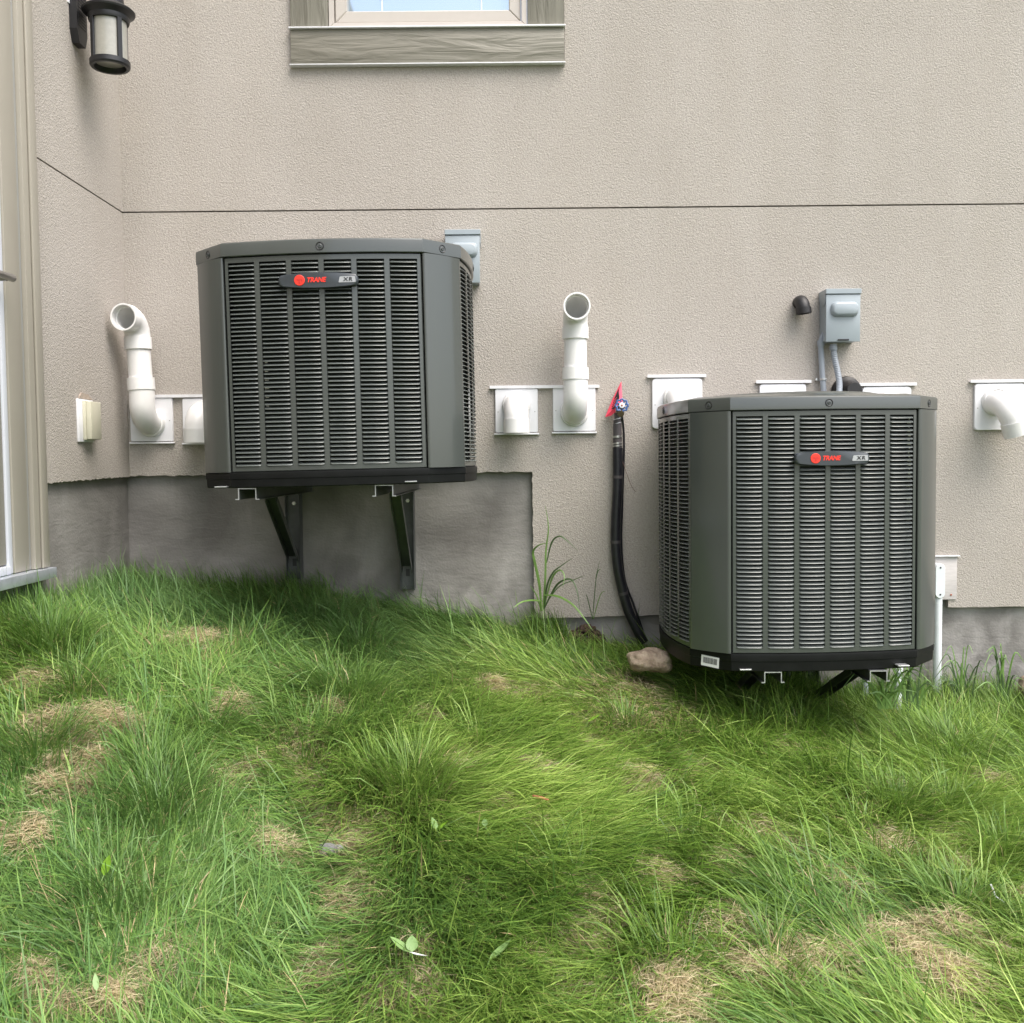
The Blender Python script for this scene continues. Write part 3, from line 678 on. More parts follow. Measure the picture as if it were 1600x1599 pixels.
tg = thing('warning_tag', 'red printed tag hanging crumpled behind the blue wheel valve', 'tag', tb)
def tagpt(px, py, dy): return Wp(px, py, dy) - tb
T = [tagpt(970.8, 596, .015), tagpt(973, 640, .045), tagpt(962, 636, .05), tagpt(945.5, 652, .02), tagpt(956, 626, .012)]
def sheet(P, mt, nm, off=0):
    mb = MB(); n = len(P); e = Vector((0, -.0008, 0)); o_ = Vector((0, -off, 0))
    mb.mesh([p + o_ for p in P] + [p + o_ + e for p in P], [tuple(range(n)), tuple(range(n, 2 * n))] + [(i, (i + 1) % n, n + (i + 1) % n, n + i) for i in range(n)])
    return mb.build(nm, mt, tg, smooth=False)
sheet([T[0], T[1], T[2], T[4]], M['tagred'], 'upper_sheet'); sheet([T[4] + Vector((0, -.0012, 0)), T[2] + Vector((0, -.0012, 0)), tagpt(961.5, 644, .045), tagpt(955, 649.5, .035), T[3]], M['tagred'], 'lower_sheet')
sheet([tagpt(966, 608, .025), tagpt(967.5, 622, .035), tagpt(959, 640, .040), tagpt(955, 639, .030), tagpt(959, 624, .025)], M['ink'], 'black_print', .012)
pr = MB()
for k in range(5):
    a = tagpt(963.5 - k * .9, 621.5 + k * 3.2, .050); b = tagpt(959.5 - k * .9, 625.0 + k * 3.2, .046)
    pr.tube([a + Vector((0, -.004, 0)), b + Vector((0, -.004, 0))], .0011, 5)
pr.build('red_print_lines', M['tagred'], tg)
cb = MB().tube(spl([Wp(971, 646, .05), Wp(974, 668, .035), Wp(975, 700, .03), Wp(973.8, 740, .03), Wp(972, 800, .028), Wp(971, 850, .028), Wp(976, 905, .028), Wp(990, 945, .028), Wp(1004, 985, .03)], 6), .0046, 8).build('thin_cable', M['rubber'])
tag(cb, 'thin black cable strapped along the right side of the black pipe', 'cable')
tw = MB().tube(spl([Wp(971, 716, .03), Wp(980, 742, .055), Wp(986, 758, .05), Wp(993, 769, .04)], 5), .0010, 5).build('stray_wire', M['wire'])
tag(tw, 'hair-thin brown wire sticking out right of the black pipe', 'wire')

# ------------------------------------------------------------------ right: board, conduit body, white pipe
c = W(1477, 903, YW)
bd = thing('wall_board', 'weathered white board set in the stucco, right of the right condenser', 'board', c)
MB().box((-.12, -.006, -.090), (.046, .02, .088), .002).build('board_panel', M['board'], bd)
MB().box((-.12, -.018, .089), (.054, .004, .093), .001).build('drip_flashing', M['flash'], bd)
MB().lathe([(.001, -.009), (.004, -.008), (.004, -.005)], 'Y', 8, Matrix.Translation((.022, 0, -.070)), True).build('screw', M['bark'], bd)
c = Wp(1468, 908, .05)
wc = thing('white_conduit', 'white plastic pipe with an oval access fitting beside the right condenser', 'conduit', c)
b = MB(); P_ = [rrect(w2, h2, w2 / 2 - .0002, 8) for w2, h2 in ((.042, .142), (.042, .142), (.037, .137))]
b.loops([[(p[0], y, p[1]) for p in q] for q, y in zip(P_, (.035, -.004, -.009))], True, True, True); b.build('access_fitting', M['whitepvc'], wc)
for zz_ in (-.055, .055): MB().lathe([(.001, -.0105), (.0036, -.0102), (.0036, -.0085)], 'Y', 10, Matrix.Translation((0, 0, zz_)), True).build('screw', M['ink'], wc)
MB().tube([(0, .012, -.06), (0, .012, -.60)], .0165, 20).build('pipe', M['whitepvc'], wc)
for px, r_, m_, lb, yy, col_t in ((1352, .013, 'conduit', 'grey conduit stub rising under the right condenser, left one', .06, 1040), (1404, .014, 'whitepvc', 'pale conduit stub rising under the right condenser near its right end', .16, 1040), (1229, .016, 'steel', 'dark upright pipe under the middle of the right condenser', .06, 1040)):
    p = Wp(px, 1030, yy); g = float(gz(p.x, p.y)) - .1
    o = thing('conduit_stub', lb, 'conduit', (p.x, p.y, g)); MB().tube([(0, 0, 0), (0, 0, p.z - g)], r_, 16).build('pipe', M[m_], o)
    MB().tube([(0, 0, p.z - g - .05), (0, 0, p.z - g - .03)], r_ * 1.25, 16).build('coupling', M[m_], o)

# ------------------------------------------------------------------ condensers
AH, BH, CC, BOW = .425, .370, .112, .028
SLW = .0858
def bowf(x, p, s): return -s * (1 - (x / p) ** 2)
def plan(off=0.0, front=BOW, side=BOW):
    pts = []
    def pan(p, d, s, a):
        n = 14; out = []
        for i in range(n + 1):
            x = -p + 2 * p * i / n; y = -d + bowf(x, p, s)
            out.append((x * cos(a) - y * sin(a), x * sin(a) + y * cos(a)))
        return out
    p, q = AH - CC, BH - CC
    pts = pan(p, BH, front, 0) + pan(q, AH, side, pi / 2) + pan(p, BH, front, pi) + pan(q, AH, side, 3 * pi / 2)
    n = len(pts); out = []
    for i in range(n):
        a, b = Vector(pts[i - 1]), Vector(pts[(i + 1) % n]); d = (b - a).normalized()
        e1 = (Vector(pts[i]) - a).normalized(); e2 = (b - Vector(pts[i])).normalized(); k = 1 / max(.5, sqrt((1 + e1.dot(e2)) / 2))
        out.append((pts[i][0] + d.y * off * k, pts[i][1] - d.x * off * k))
    return out
def slat_mesh():
    Wd = SLW / 2 - .0006
    sec = [(.0105, .0044), (.0035, .0016), (-.0022, -.0012), (-.0046, -.0026), (-.0052, -.0040), (-.0038, -.0046), (-.0010, -.0026), (.0040, .0002), (.0105, .0030)]
    L = []
    for x, k in ((-Wd, .0), (-Wd + .0020, .45), (-Wd + .0065, 1), (0, 1.02), (Wd - .0065, 1), (Wd - .0020, .45), (Wd, .0)):
        L.append([(x, (y * k if y < 0 else y) + (1 - k) * .0006, z) for y, z in sec])
    mb = MB(); mb.loops(L, True, True, True); bm = mb.bm; bmesh.ops.recalc_face_normals(bm, faces=bm.faces[:])
    me = bpy.data.meshes.new('louver_slat'); bm.to_mesh(me); bm.free(); me.materials.append(M['slat'])
    me.polygons.foreach_set('use_smooth', [True] * len(me.polygons)); me.set_sharp_from_angle(angle=radians(50)); return me
SLAT = slat_mesh()
def text_mesh(s, size, mt, name, parent, loc, rot, bold=0.0, shear=0.0, ext=.0006, sx=1.0, space=1.0):
    cu = bpy.data.curves.new('t', 'FONT'); cu.body = s; cu.size = size; cu.offset = bold; cu.shear = shear; cu.extrude = ext; cu.space_character = space
    cu.align_x = 'CENTER'; cu.align_y = 'CENTER'; cu.resolution_u = 4
    ob_ = bpy.data.objects.new('t', cu); COL.objects.link(ob_); dg = bpy.context.evaluated_depsgraph_get(); dg.update()
    me = bpy.data.meshes.new_from_object(ob_.evaluated_get(dg)); bpy.data.objects.remove(ob_); me.name = name
    me.transform(Matrix.Scale(sx, 4, (1, 0, 0))); me.materials.clear(); me.materials.append(mt)
    o = bpy.data.objects.new(name, me); COL.objects.link(o); o.parent = parent; o.location = loc; o.rotation_euler = rot; return o

def louver_panel(ac, H, half, dep, ncol, rot, rows, slat_parts):
    PITCHS = (H - .035) / rows
    st, gap = .0145, .0163
    cw = SLW; tot = ncol * cw + (ncol - 1) * gap; st = half - tot / 2
    z0, z1 = .017, .017 + rows * PITCHS
    def yb(x): return -dep + bowf(x, half, BOW)
    mb = MB()
    def strip(x0, x1, za, zb_, n):
        X = [x0 + (x1 - x0) * i / n for i in range(n + 1)]
        f = [(x, yb(x), za) for x in X]; g = [(x, yb(x), zb_) for x in X]
        f2 = [(x, yb(x) + .003, za) for x in X]; g2 = [(x, yb(x) + .003, zb_) for x in X]
        mb.loops([f, g, g2, f2, f], False)
    e = .0030; hx = half - .0022
    def border(x0, x1, za, zb_, n):   # outer edge turned back
        strip(x0, x1, za, zb_, n)
    strip(-hx + e, hx - e, e, z0, 16); strip(-hx + e, hx - e, z1, H - e, 16)
    strip(-hx + e, -half + st, z0, z1, 1); strip(half - st, hx - e, z0, z1, 1)
    for i in range(ncol - 1):
        x = -tot / 2 + (i + 1) * cw + i * gap; strip(x, x + gap, z0, z1, 2)
    # turned edges
    X = [-hx + e + (2 * hx - 2 * e) * i / 16 for i in range(17)]
    Xo = [-hx + 2 * hx * i / 16 for i in range(17)]
    mb.loops([[(x, yb(x), H - e) for x in X], [(x, yb(x) + .005, H) for x in Xo], [(x, yb(x) + .012, H) for x in Xo]], False)
    mb.loops([[(x, yb(x), e) for x in X], [(x, yb(x) + .004, 0) for x in Xo], [(x, yb(x) + .012, 0) for x in Xo]], False)
    for s in (-1, 1):
        mb.loops([[(s * (hx - e), yb(hx - e), e), (s * (hx - e), yb(hx - e), H - e)], [(s * hx, yb(hx) + .005, 0), (s * hx, yb(hx) + .005, H)], [(s * hx, yb(hx) + .013, 0), (s * hx, yb(hx) + .013, H)]], False)
    pan = mb.build('louver_panel', M['ac'], ac, (0, 0, 0), (0, 0, rot))
    Vs, Fs = [], []; sv = [v.co.copy() for v in SLAT.vertices]; sf = [tuple(p.vertices) for p in SLAT.polygons]; cnt = 0
    rr = random.Random(int(half * 1000))
    for r_ in range(rows):
        for i in range(ncol):
            x = -tot / 2 + cw / 2 + i * (cw + gap); z = z1 - PITCHS * (r_ + .5) - .001
            sl = atan2(2 * BOW * x / half ** 2, 1); m_ = Matrix.Translation((x, yb(x) + .0012, z)) @ Matrix.Rotation(sl, 4, 'Z') @ Matrix.Rotation(rr.uniform(-.02, .02), 4, 'X')
            if cnt < slat_parts:
                o = bpy.data.objects.new('louver_slat', SLAT); COL.objects.link(o); o.parent = pan; o.matrix_local = m_; cnt += 1
            else:
                k = len(Vs); Vs += [m_ @ v for v in sv]; Fs += [tuple(k + j for j in f) for f in sf]
    if Vs:
        me = bpy.data.meshes.new('louver_slats'); me.from_pydata([tuple(v) for v in Vs], [], Fs); me.materials.append(M['slat'])
        me.polygons.foreach_set('use_smooth', [True] * len(me.polygons)); me.set_sharp_from_angle(angle=radians(50))
        o = bpy.data.objects.new('louver_slats', me); COL.objects.link(o); o.parent = pan; o['kind'] = 'stuff'
    return pan

def condenser(label, loc, rot, H, rows, base_h, bx, bz, bits):
    ac = thing('air_conditioner', label, 'air conditioner', loc, rot, 'outdoor air conditioner condensers on wall brackets')
    # local origin: centre of the plan, z = 0 at the top of the base pan
    p, q = AH - CC, BH - CC
    louver_panel(ac, H, p, BH, 6, 0, rows, 300)
    for dep, half, n, a in ((AH, q, 5, pi / 2), (BH, p, 6, pi), (AH, q, 5, 3 * pi / 2)): louver_panel(ac, H, half, dep, n, a, rows, 0)
    for sx, sy in ((-1, -1), (1, -1), (1, 1), (-1, 1)):
        half_ = [(.0012, .014), (.0010, .003), (.0022, -.0012), (.0045, -.0022), (.0105, -.0018), (.0145, .0002), (.0185, .0035)]
        prof = half_ + [(CC - v_, CC - u_) for u_, v_ in half_[::-1]]
        kq = len(half_); a_, b_ = Vector(prof[kq - 1]), Vector(prof[kq]); nn_ = Vector((1, -1)).normalized()
        prof = prof[:kq] + [tuple(a_.lerp(b_, t / 8) + nn_ * (.0055 * (1 - (t / 4 - 1) ** 2))) for t in range(1, 8)] + prof[kq:]
        inner = [(u_ + .0, v_ + .0) for u_, v_ in ((CC - .016, CC + .004), (-.004 + .006, .020))]
        poly = [(sx * (p + u_), sy * (BH - v_)) for u_, v_ in prof + inner]
        MB().prism(poly, 'Z', .0005, H - .0005).build('corner_post', M['ac'], ac, angle=28)
    MB().loops([[(a, b, z) for a, b in plan(-.035)] for z in (0, H)], True, True, True).build('condenser_coil', M['coil'], ac, smooth=False)
    # base pan
    L = [[(a, b, z) for a, b in plan(o_)] for z, o_ in ((-base_h, -.012), (-base_h, -.002), (-base_h + .003, .0005), (-base_h * .45, .0015), (-base_h * .43, .0035), (-.006, .0045), (-.001, .0035), (.0, .000), (.0, -.03))]
    MB().loops(L, True, True, True).build('base_pan', M['pan'], ac, angle=25)
    # top cover
    def circ(r, z):
        out = []
        for a, b in plan(0): t = atan2(b, a); out.append((r * cos(t), r * sin(t), z))
        return out
    L = [[(a, b, z + H) for a, b in plan(o_)] for z, o_ in ((.001, -.02), (.001, .006), (.003, .0085), (.038, .0085), (.0435, .0065), (.0465, .001), (.0475, -.006), (.054, -.040))]
    L += [circ(.325, H + .060), circ(.315, H + .066), circ(.305, H + .066), circ(.300, H + .058), circ(.298, H + .01)]
    MB().loops(L, True).build('top_cover', M['ac'], ac, angle=30)
    g = MB()
    for i in range(1, 13):
        r_ = .298 * i / 12; zz2 = H + .060 + .010 * (1 - (i / 12) ** 2)
        g.loops(g.rings([Vector((r_ * cos(2 * pi * k / 40), r_ * sin(2 * pi * k / 40), zz2)) for k in range(41)], [.0014] * 41, 5))
    for k in range(8):
        a = pi * k / 8; g.tube([(-.298 * cos(a), -.298 * sin(a), H + .058), (0, 0, H + .068), (.298 * cos(a), .298 * sin(a), H + .058)], .0018, 5)
    g.build('fan_guard', M['black'], ac)
    fb = MB()
    for k in range(3):
        fb.box((.05, -.07, -.002), (.27, .07, .002), .001, 1, Matrix.Translation((0, 0, H + .012)) @ Matrix.Rotation(2 * pi * k / 3, 4, 'Z') @ Matrix.Rotation(.35, 4, 'X'))
    fb.tube([(0, 0, H - .0), (0, 0, H + .04)], .06, 20); fb.build('fan', M['black'], ac)
    MB().lathe([(.296, H + .005), (.0005, H + .0045)], 'Z', 40).build('fan_well', M['coil'], ac)
    # recessed cover screws
    pts_ = [(0, -BH - BOW - .0085, 0), ((p + CC / 2) , -(q + CC / 2) , pi / 4), (-(p + CC / 2), -(q + CC / 2), -pi / 4), (AH + BOW + .0085, 0, pi / 2), (-AH - BOW - .0085, 0, -pi / 2)]
    for x, y, a in pts_:
        if abs(a) == pi / 4: n_ = Vector((sin(a), -cos(a), 0)); x += n_.x * .0085; y += n_.y * .0085
        m_ = Matrix.Translation((x, y, H + .022)) @ Matrix.Rotation(a, 4, 'Z')
        MB().lathe([(.0135, .001), (.0130, -.0012), (.0115, -.0016), (.0100, -.0004), (.0085, .0005), (.0005, .0006)], 'Y', 24, m_).build('screw_recess', M['black'], ac)
        MB().lathe([(.0060, -.0002), (.0058, -.0022), (.0045, -.0030), (.0030, -.0030), (.0025, -.0016), (.0003, -.0016)], 'Y', 12, m_).build('cover_screw', M['steel'], ac)
    # badge
    yb = -BH + bowf(bx, p, BOW) - .006
    sl = atan2(2 * BOW * bx / p ** 2, 1)
    Wb, Hb = .1225, .0245
    out = []
    n = 14
    for i in range(n + 1):
        t = -1 + 2 * i / n; out.append((t * (Wb - .010), Hb - .0065 * abs(t) ** 2.2))
    for k in range(1, 7): a = pi / 2 - pi * k / 7; out.append((Wb - .010 + .012 * cos(a), (Hb - .0065) * sin(a) * (1 if abs(sin(a)) > .9 else 1)))
    bot = [(-x, -y) for x, y in out]; O_ = out + bot
    bd_ = MB(); sc = lambda k, j: [(x * k, j, z * (k - .02 if k < 1 else 1)) for x, z in O_]
    bd_.loops([sc(1.0, .008), sc(1.0, -.005), sc(.985, -.0085), sc(.955, -.0100)], True, True, True)
    B = bd_.build('badge', M['badge'], ac, (bx, yb, bz), (0, 0, sl), angle=40)
    FR = (pi / 2, 0, 0)
    MB().lathe([(.0005, -.0122), (.0155, -.0122), (.0165, -.0115), (.0165, -.0095)], 'Y', 40, Matrix.Translation((-.0575, 0, .0)), True).build('emblem', M['red'], B)
    em = MB(); em.box((-.0665, -.0128, -.001), (-.052, -.0123, .0045)).box((-.0605, -.0129, -.010), (-.0545, -.0124, .002)).mesh([(-.052, -.0128, .006), (-.046, -.0128, .001), (-.052, -.0128, -.008)], [(0, 1, 2)])
    em.build('emblem_mark', M['darkred'], B, smooth=False)
    text_mesh('TRANE', .0200, M['red'], 'lettering', B, (-.0060, -.0108, .000), FR, .0007, .24, sx=.93)
    sp = MB(); sp.prism([(.064, -.0085), (.068, .0075), (.072, .0088), (.116, .0088), (.1175, -.0085), (.114, -.0095), (.066, -.0095)], 'Y', -.0095, -.0115)
    SPp = sp.build('trim_plate', M['silver'], B, smooth=False)
    text_mesh('XR', .0160, M['ink'], 'lettering', B, (.093, -.0120, -.0005), FR, .0004, .12, sx=1.2, space=1.25)
    # stray bits seen through the slats
    bt = MB(); rr = random.Random(3)
    for x, z, w2, h2 in bits:
        bt.box((x - w2, -BH + bowf(x, p, BOW) + .008, z - h2), (x + w2, -BH + bowf(x, p, BOW) + .010, z + h2), .0005, 1)
    bt.build('coil_tube_ends', M['coilbit'], ac)
    return ac
c1 = W(506, 737, 3.13) + Vector((.016, 0, .004))
H1, H2 = .676, .803
p_ = AH - CC
P1, P2 = (H1 - .035) / 47, (H2 - .035) / 55
bits1 = [(-.313 + .126, H1 - .018 - P1 * (k + 1) - .0005, .007 - .0006 * abs(k - 27), .0013) for k in (22, 24, 26, 28, 30, 32)]
ac1 = condenser('grey louvred air conditioner on the left, mounted high above the lawn', (c1.x, 3.13 + BH + .012, c1.z), (0, -.015, 0), H1, 47, .050, -.008, .592, bits1)
c2 = W(1287, 1017, 3.25) + Vector((-.0130, 0, -.005))
r3 = random.Random(9)
bits2 = [(.288 - r3.uniform(0, .004), H2 - .018 - P2 * (k + 1) + .0008, r3.uniform(.0015, .0075), r3.uniform(.0012, .0020)) for k in range(0, 54) if r3.random() < (.95 if k < 14 else .45)]
ac2 = condenser('grey louvred air conditioner on the right, low over the lawn with a barcode sticker', (c2.x, 3.25 + BH + .012, c2.z), (0, -.003, radians(2.9)), H2, 55, .060, .010, .644, bits2)
# barcode sticker on the pan's left chamfer
n_ = Vector((-1, -1, 0)).normalized(); cpos = Vector((-(AH - CC / 2), -(BH - CC / 2), 0)) + n_ * .0035
stk = MB().box((-.034, -.0005, -.018), (.034, .0005, .018)).build('barcode_sticker', M['plate'], ac2, cpos + Vector((0, 0, -.036)) + n_ * .001, (0, .06, -pi / 4))
bb = MB(); x = -.027; r4 = random.Random(4)
while x < .027:
    w_ = r4.choice((.0006, .0010, .0016)); bb.box((x, -.0009, -.008), (x + w_, -.0006, .012)); x += w_ + r4.choice((.0007, .0012))
bb.build('barcode', M['ink'], stk, smooth=False)
bpy.context.view_layer.update()
for ac_, Yc, lst in ((ac1, 3.13, ((345, 761), (642, 752.5))), (ac2, 3.235, ((1165, 1046.5), (1412, 1040.5)))):
    for a_, b_ in lst:
        q_ = ac_.matrix_world.inverted() @ W(a_, b_, Yc)
        MB().box((q_.x - .019, q_.y - .004, q_.z - .002), (q_.x + .019, q_.y + .03, q_.z + .0015), .0005, 1).build('pan_clip', M['galv'], ac_)
# ------------------------------------------------------------------ wall brackets
def bracket(label, fx, fz, wx, wz_low, L0, group):
    """fx: x of the arm, fz: top of the arm, channel down to wz_low"""
    v = thing('wall_bracket', label, 'bracket', (fx, YW, fz), (0, 0, 0), group)
    t = .003
    prof = [(-.038, -.034), (-.026, -.034), (-.026, -.0), (.026, -.0), (.026, -.034), (.038, -.034), (.038, -.031), (.029, -.031), (.029, .003), (-.029, .003), (-.029, -.031), (-.038, -.031)]
    prof = [(a, b - .003) for a, b in prof]
    y1 = -(YW - L0)
    MB().prism(prof, 'Y', -.02, y1 + .004).build('arm', M['steel'], v, smooth=False)
    MB().prism(prof, 'Y', y1 + .004, y1).build('arm_end', M['galv'], v, smooth=False)
    zl = wz_low - fz; dx = wx - fx
    ch = MB().box((dx - .030, -.004, zl), (dx + .030, .028, -.002), .001, 1)
    for s in (-1, 1): ch.box((dx + s * .0285 - .0015, -.030, zl + .0), (dx + s * .0285 + .0015, -.0045, -.006), .0005, 1)
    ch.build('wall_channel', M['steel'], v)
    MB().box((dx - .008, -.0048, zl + .055), (dx + .008, -.0042, zl + .085)).build('slot', M['ink'], v)
    st = MB(); a = Vector((0, -.60, -.030)); b = Vector((dx, -.028, zl + .10)); d = (b - a); ln = d.length
    m_ = Matrix.Translation(a) @ d.to_track_quat('Y', 'Z').to_matrix().to_4x4()
    st.box((-.020, 0, -.002), (.020, ln, .002), .001, 1, m_)
    for s in (-1, 1): st.box((s * .019 - .0015, 0, -.028), (s * .019 + .0015, ln, -.0025), .0005, 1, m_)
    st.build('strut', M['steel'], v)
    for z, r_ in ((-.030, .019), (-.085, .012)):
        mm_ = Matrix.Translation((dx + .004, -.004, z))
        MB().lathe([(.001, -.0030), (r_, -.0030), (r_, 0)], 'Y', 20, mm_, True).build('washer', M['steel'], v)
        MB().lathe([(.001, -.012), (r_ * .66, -.011), (r_ * .7, -.003)], 'Y', 6, mm_, True).build('bolt', M['bolt'], v)
    return v
GB = 'steel wall brackets under the condensers'
zz1 = ac1.location.z - .050
for px, wpx, lb, low_ in ((390, 459, 'left steel bracket under the left condenser, its foot in the grass', 905), (602, 636, 'right steel bracket under the left condenser, with its pale foot above the grass', 921)):
    x = W(px, 768, 3.17).x; wx = W(wpx, 800, YW).x
    bracket(lb, x, zz1 + (x - c1.x) * .015 - .001, wx, W(wpx, low_, YW).z, 3.14, GB)
zz2 = ac2.location.z - .060
for px, lb in ((1208, 'left steel bracket under the right condenser'), (1373, 'right steel bracket under the right condenser with its diagonal strut showing')):
    x = W(px, 1052, 3.235).x
    bracket(lb, x, zz2 + (x - c2.x) * .003 - .001, x + .02, zz2 - .38, 3.235, GB)

# ------------------------------------------------------------------ stones, leaves, twig, weeds
def rock(name, label, cat, loc, s, seed, m_, rot=0, sub=4):
    b = bmesh.new(); bmesh.ops.create_icosphere(b, subdivisions=sub, radius=1)
    from mathutils import noise as N
    for v in b.verts:
        d = v.co.normalized(); k = 1 + .34 * N.noise(d * 1.3 + Vector((seed, 0, 0))) + .13 * N.noise(d * 3.2 + Vector((seed, 2, 0))) + .05 * N.noise(d * 9 + Vector((0, seed, 0)))
        q = d * k; q.x = math.copysign(abs(q.x) ** .85, q.x); v.co = Vector((q.x * s[0], q.y * s[1], q.z * s[2]))
    mb = MB(); mb.merge(b); o = mb.build(name, m_, None, loc, (0, .08, rot), angle=60); tag(o, label, cat); return o
sp_ = W(1017, 1030, 3.62)
rock('stone', 'tan rounded stone lying in the grass by the right condenser base', 'stone', (sp_.x, 3.62, sp_.z - .006), (.082, .060, .043), 3.3, M['stone'], .1)
sp2 = G(515, 1327); rock('grey_stone', 'small grey stone half sunk in the grass in the lower left of the lawn', 'stone', sp2 + Vector((0, 0, .012)), (.035, .022, .018), 9.1, M['greystone'], .4, 3)
sp3 = W(1597, 1066, 3.92); rock('pale_stone', 'pale stone against the footing at the right edge, behind the grass tuft', 'stone', (sp3.x + .04, 3.92, sp3.z - .02), (.06, .05, .05), 5.1, M['stone'], .4, 3)
# soil clump
sc_ = G(922, 1003)
mbs = MB(); rs = random.Random(12)
for k in range(130):
    a = rs.uniform(0, 2 * pi); r_ = rs.random() ** .6 * .055; q = Vector((r_ * cos(a) * 1.1, r_ * sin(a) * .8, .030 * (1 - (r_ / .06) ** 2) + rs.uniform(-.008, .012)))
    b = bmesh.new(); bmesh.ops.create_icosphere(b, subdivisions=1, radius=rs.uniform(.005, .012))
    mbs.merge(b, Matrix.Translation(q) @ Euler((rs.random() * 3, rs.random() * 3, 0)).to_matrix().to_4x4() @ Matrix.Scale(rs.uniform(.6, 1.3), 4, (1, 0, 0)))
o = mbs.build('soil_clump', M['soil'], None, sc_ + Vector((-.02, -.02, .022)), angle=60); tag(o, 'dark brown clump of soil in the grass left of the tan stone', 'soil clump'); o.scale = (1.25, 1.25, 1.5)

def leaf_mesh(L, Wd, curl=.15, fold=.2, n=7, tipsharp=1.0):
    mb = MB(); up = []
    rows = []
    for i in range(n + 1):
        t = i / n; w_ = Wd / 2 * max(.02, sin(pi * min(1, t ** .8)) ** .8); z = curl * L * t * t
        rows.append([(-w_, L * t, z + fold * w_), (0, L * t, z), (w_, L * t, z + fold * w_)])
    mb.loops(rows, False)
    mb.loops([[(x, y, z - .0006) for x, y, z in r] for r in rows], False)
    return mb
def leaf(label, px, py, L, Wd, rz, m_, tilt=.25, lift=.045, extra=None):
    g = G(px, py); g = g + Vector((0, 0, lift))
    o = thing('leaf_plant' if extra else 'fallen_leaf', label, 'leaf', g)
    leaf_mesh(L, Wd).build('leaf', m_, o, (0, 0, 0), (tilt, 0, rz))
    if extra:
        for (L2, W2, rz2, t2, m2, off) in extra: leaf_mesh(L2, W2).build('leaf', m2, o, off, (t2, 0, rz2))
        MB().tube([(0, 0, 0), (.01, .0, -.02), (.0, .01, -.05)], .0015, 5).build('stem', M['leafpale'], o)
    else: MB().tube([(0, 0, 0), (-.006 * sin(-rz), -.012, -.012)], .0009, 5).build('stem', M['leafpale'], o)
    return o
leaf('single bright green leaf standing in the lower left lawn', 163, 1398, .044, .026, -.45, M['leaf'], 1.0, .040)
leaf('green leaf lying in the lawn below the tan stone', 918, 1137, .050, .020, -1.3, M['leaf'], .3, .035)
leaf('three-leaf clover-like weed near the middle of the lower lawn', 683, 1328, .034, .020, .9, M['leafpale'], .9, .045, [(.036, .015, -1.2, .45, M['leaf'], (0, 0, 0)), (.026, .012, 1.9, .9, M['leaf'], (-.01, 0, 0))])
leaf('small round pale weed leaf on a stalk right of the three-leaf weed', 758, 1327, .018, .016, .1, M['leafpale'], 1.1, .055, [(.008, .004, 1.2, .4, M['leaf'], (0, 0, 0))])
leaf('pale broad weed leaves with a white stalk at the bottom of the photo', 640, 1530, .050, .026, 1.35, M['leafpale'], .45, .055, [(.032, .026, .1, .9, M['leafpale'], (.006, 0, 0)), (.040, .006, -1.9, -.2, M['flash'], (0, 0, 0))])
leaf('small pale split leaf right of the bright green leaf', 228, 1408, .026, .010, .1, M['leafpale'], 1.1, .045, [(.016, .007, -1.2, .5, M['leafpale'], (.002, 0, .018))])
leaf('pale leaf stub at the very bottom left of the photo', 152, 1585, .034, .012, .5, M['leafpale'], .7, .05)
leaf('slender pale leaf lying in the grass at the bottom right of the middle', 765, 1545, .060, .018, -.95, M['leafpale'], .3, .045)
leaf('narrow green leaf lying on the lawn at right of the middle', 1462, 1224, .055, .012, -1.45, M['leafpale'], .2, .035)
g = G(845, 1277) + Vector((0, 0, .048)); o = MB().tube([(-.021, .010, .004), (-.008, .004, .001), (.006, -.002, 0), (.022, -.008, -.004)], [.0040, .0042, .0038, .0030], 7).build('twig', M['bark'], None, g)
tag(o, 'short red-brown stick lying on the lawn between the condensers', 'twig')
o = MB().tube([(-.012, 0, .03), (0, 0, .0), (.016, -.01, -.01)], [.0022, .0020, .001], 6).build('white_stalk', M['flash'], None, G(1555, 1440) + Vector((0, 0, .05))); tag(o, 'short white plant stalk in the grass at the lower right edge', 'stalk')

def blade_strip(mb, pts, w0, fold=.25):
    pts = [Vector(p) for p in pts]; rows = []; n = len(pts)
    for i, p in enumerate(pts):
        d = (pts[min(n - 1, i + 1)] - pts[max(0, i - 1)]).normalized(); s = d.cross(Vector((0, -1, 0.35))).normalized()
        t = i / (n - 1); w_ = w0 / 2 * (1 - t ** 2.2) * (.45 + .55 * min(1, t * 4)) + .0004
        nn = d.cross(s).normalized()
        rows.append([p - s * w_ + nn * fold * w_, p, p + s * w_ + nn * fold * w_])
    mb.loops(rows, False); mb.loops([[q + Vector((0, .0007, 0)) for q in r] for r in rows], False)
def weed(label, px, py, Y, leaves, cat='weed', group=None):
    b0 = W(px, py, Y); v = thing('tall_weed', label, cat, b0, (0, 0, 0), group)
    for lv in leaves:
        P = [W(a, b, Y - dy) - b0 for a, b, dy in lv[2]]; m_ = M[lv[1]]; mb = MB(); blade_strip(mb, spl(P, 4), lv[0] * .8); mb.build('leaf', m_, v)
    return v
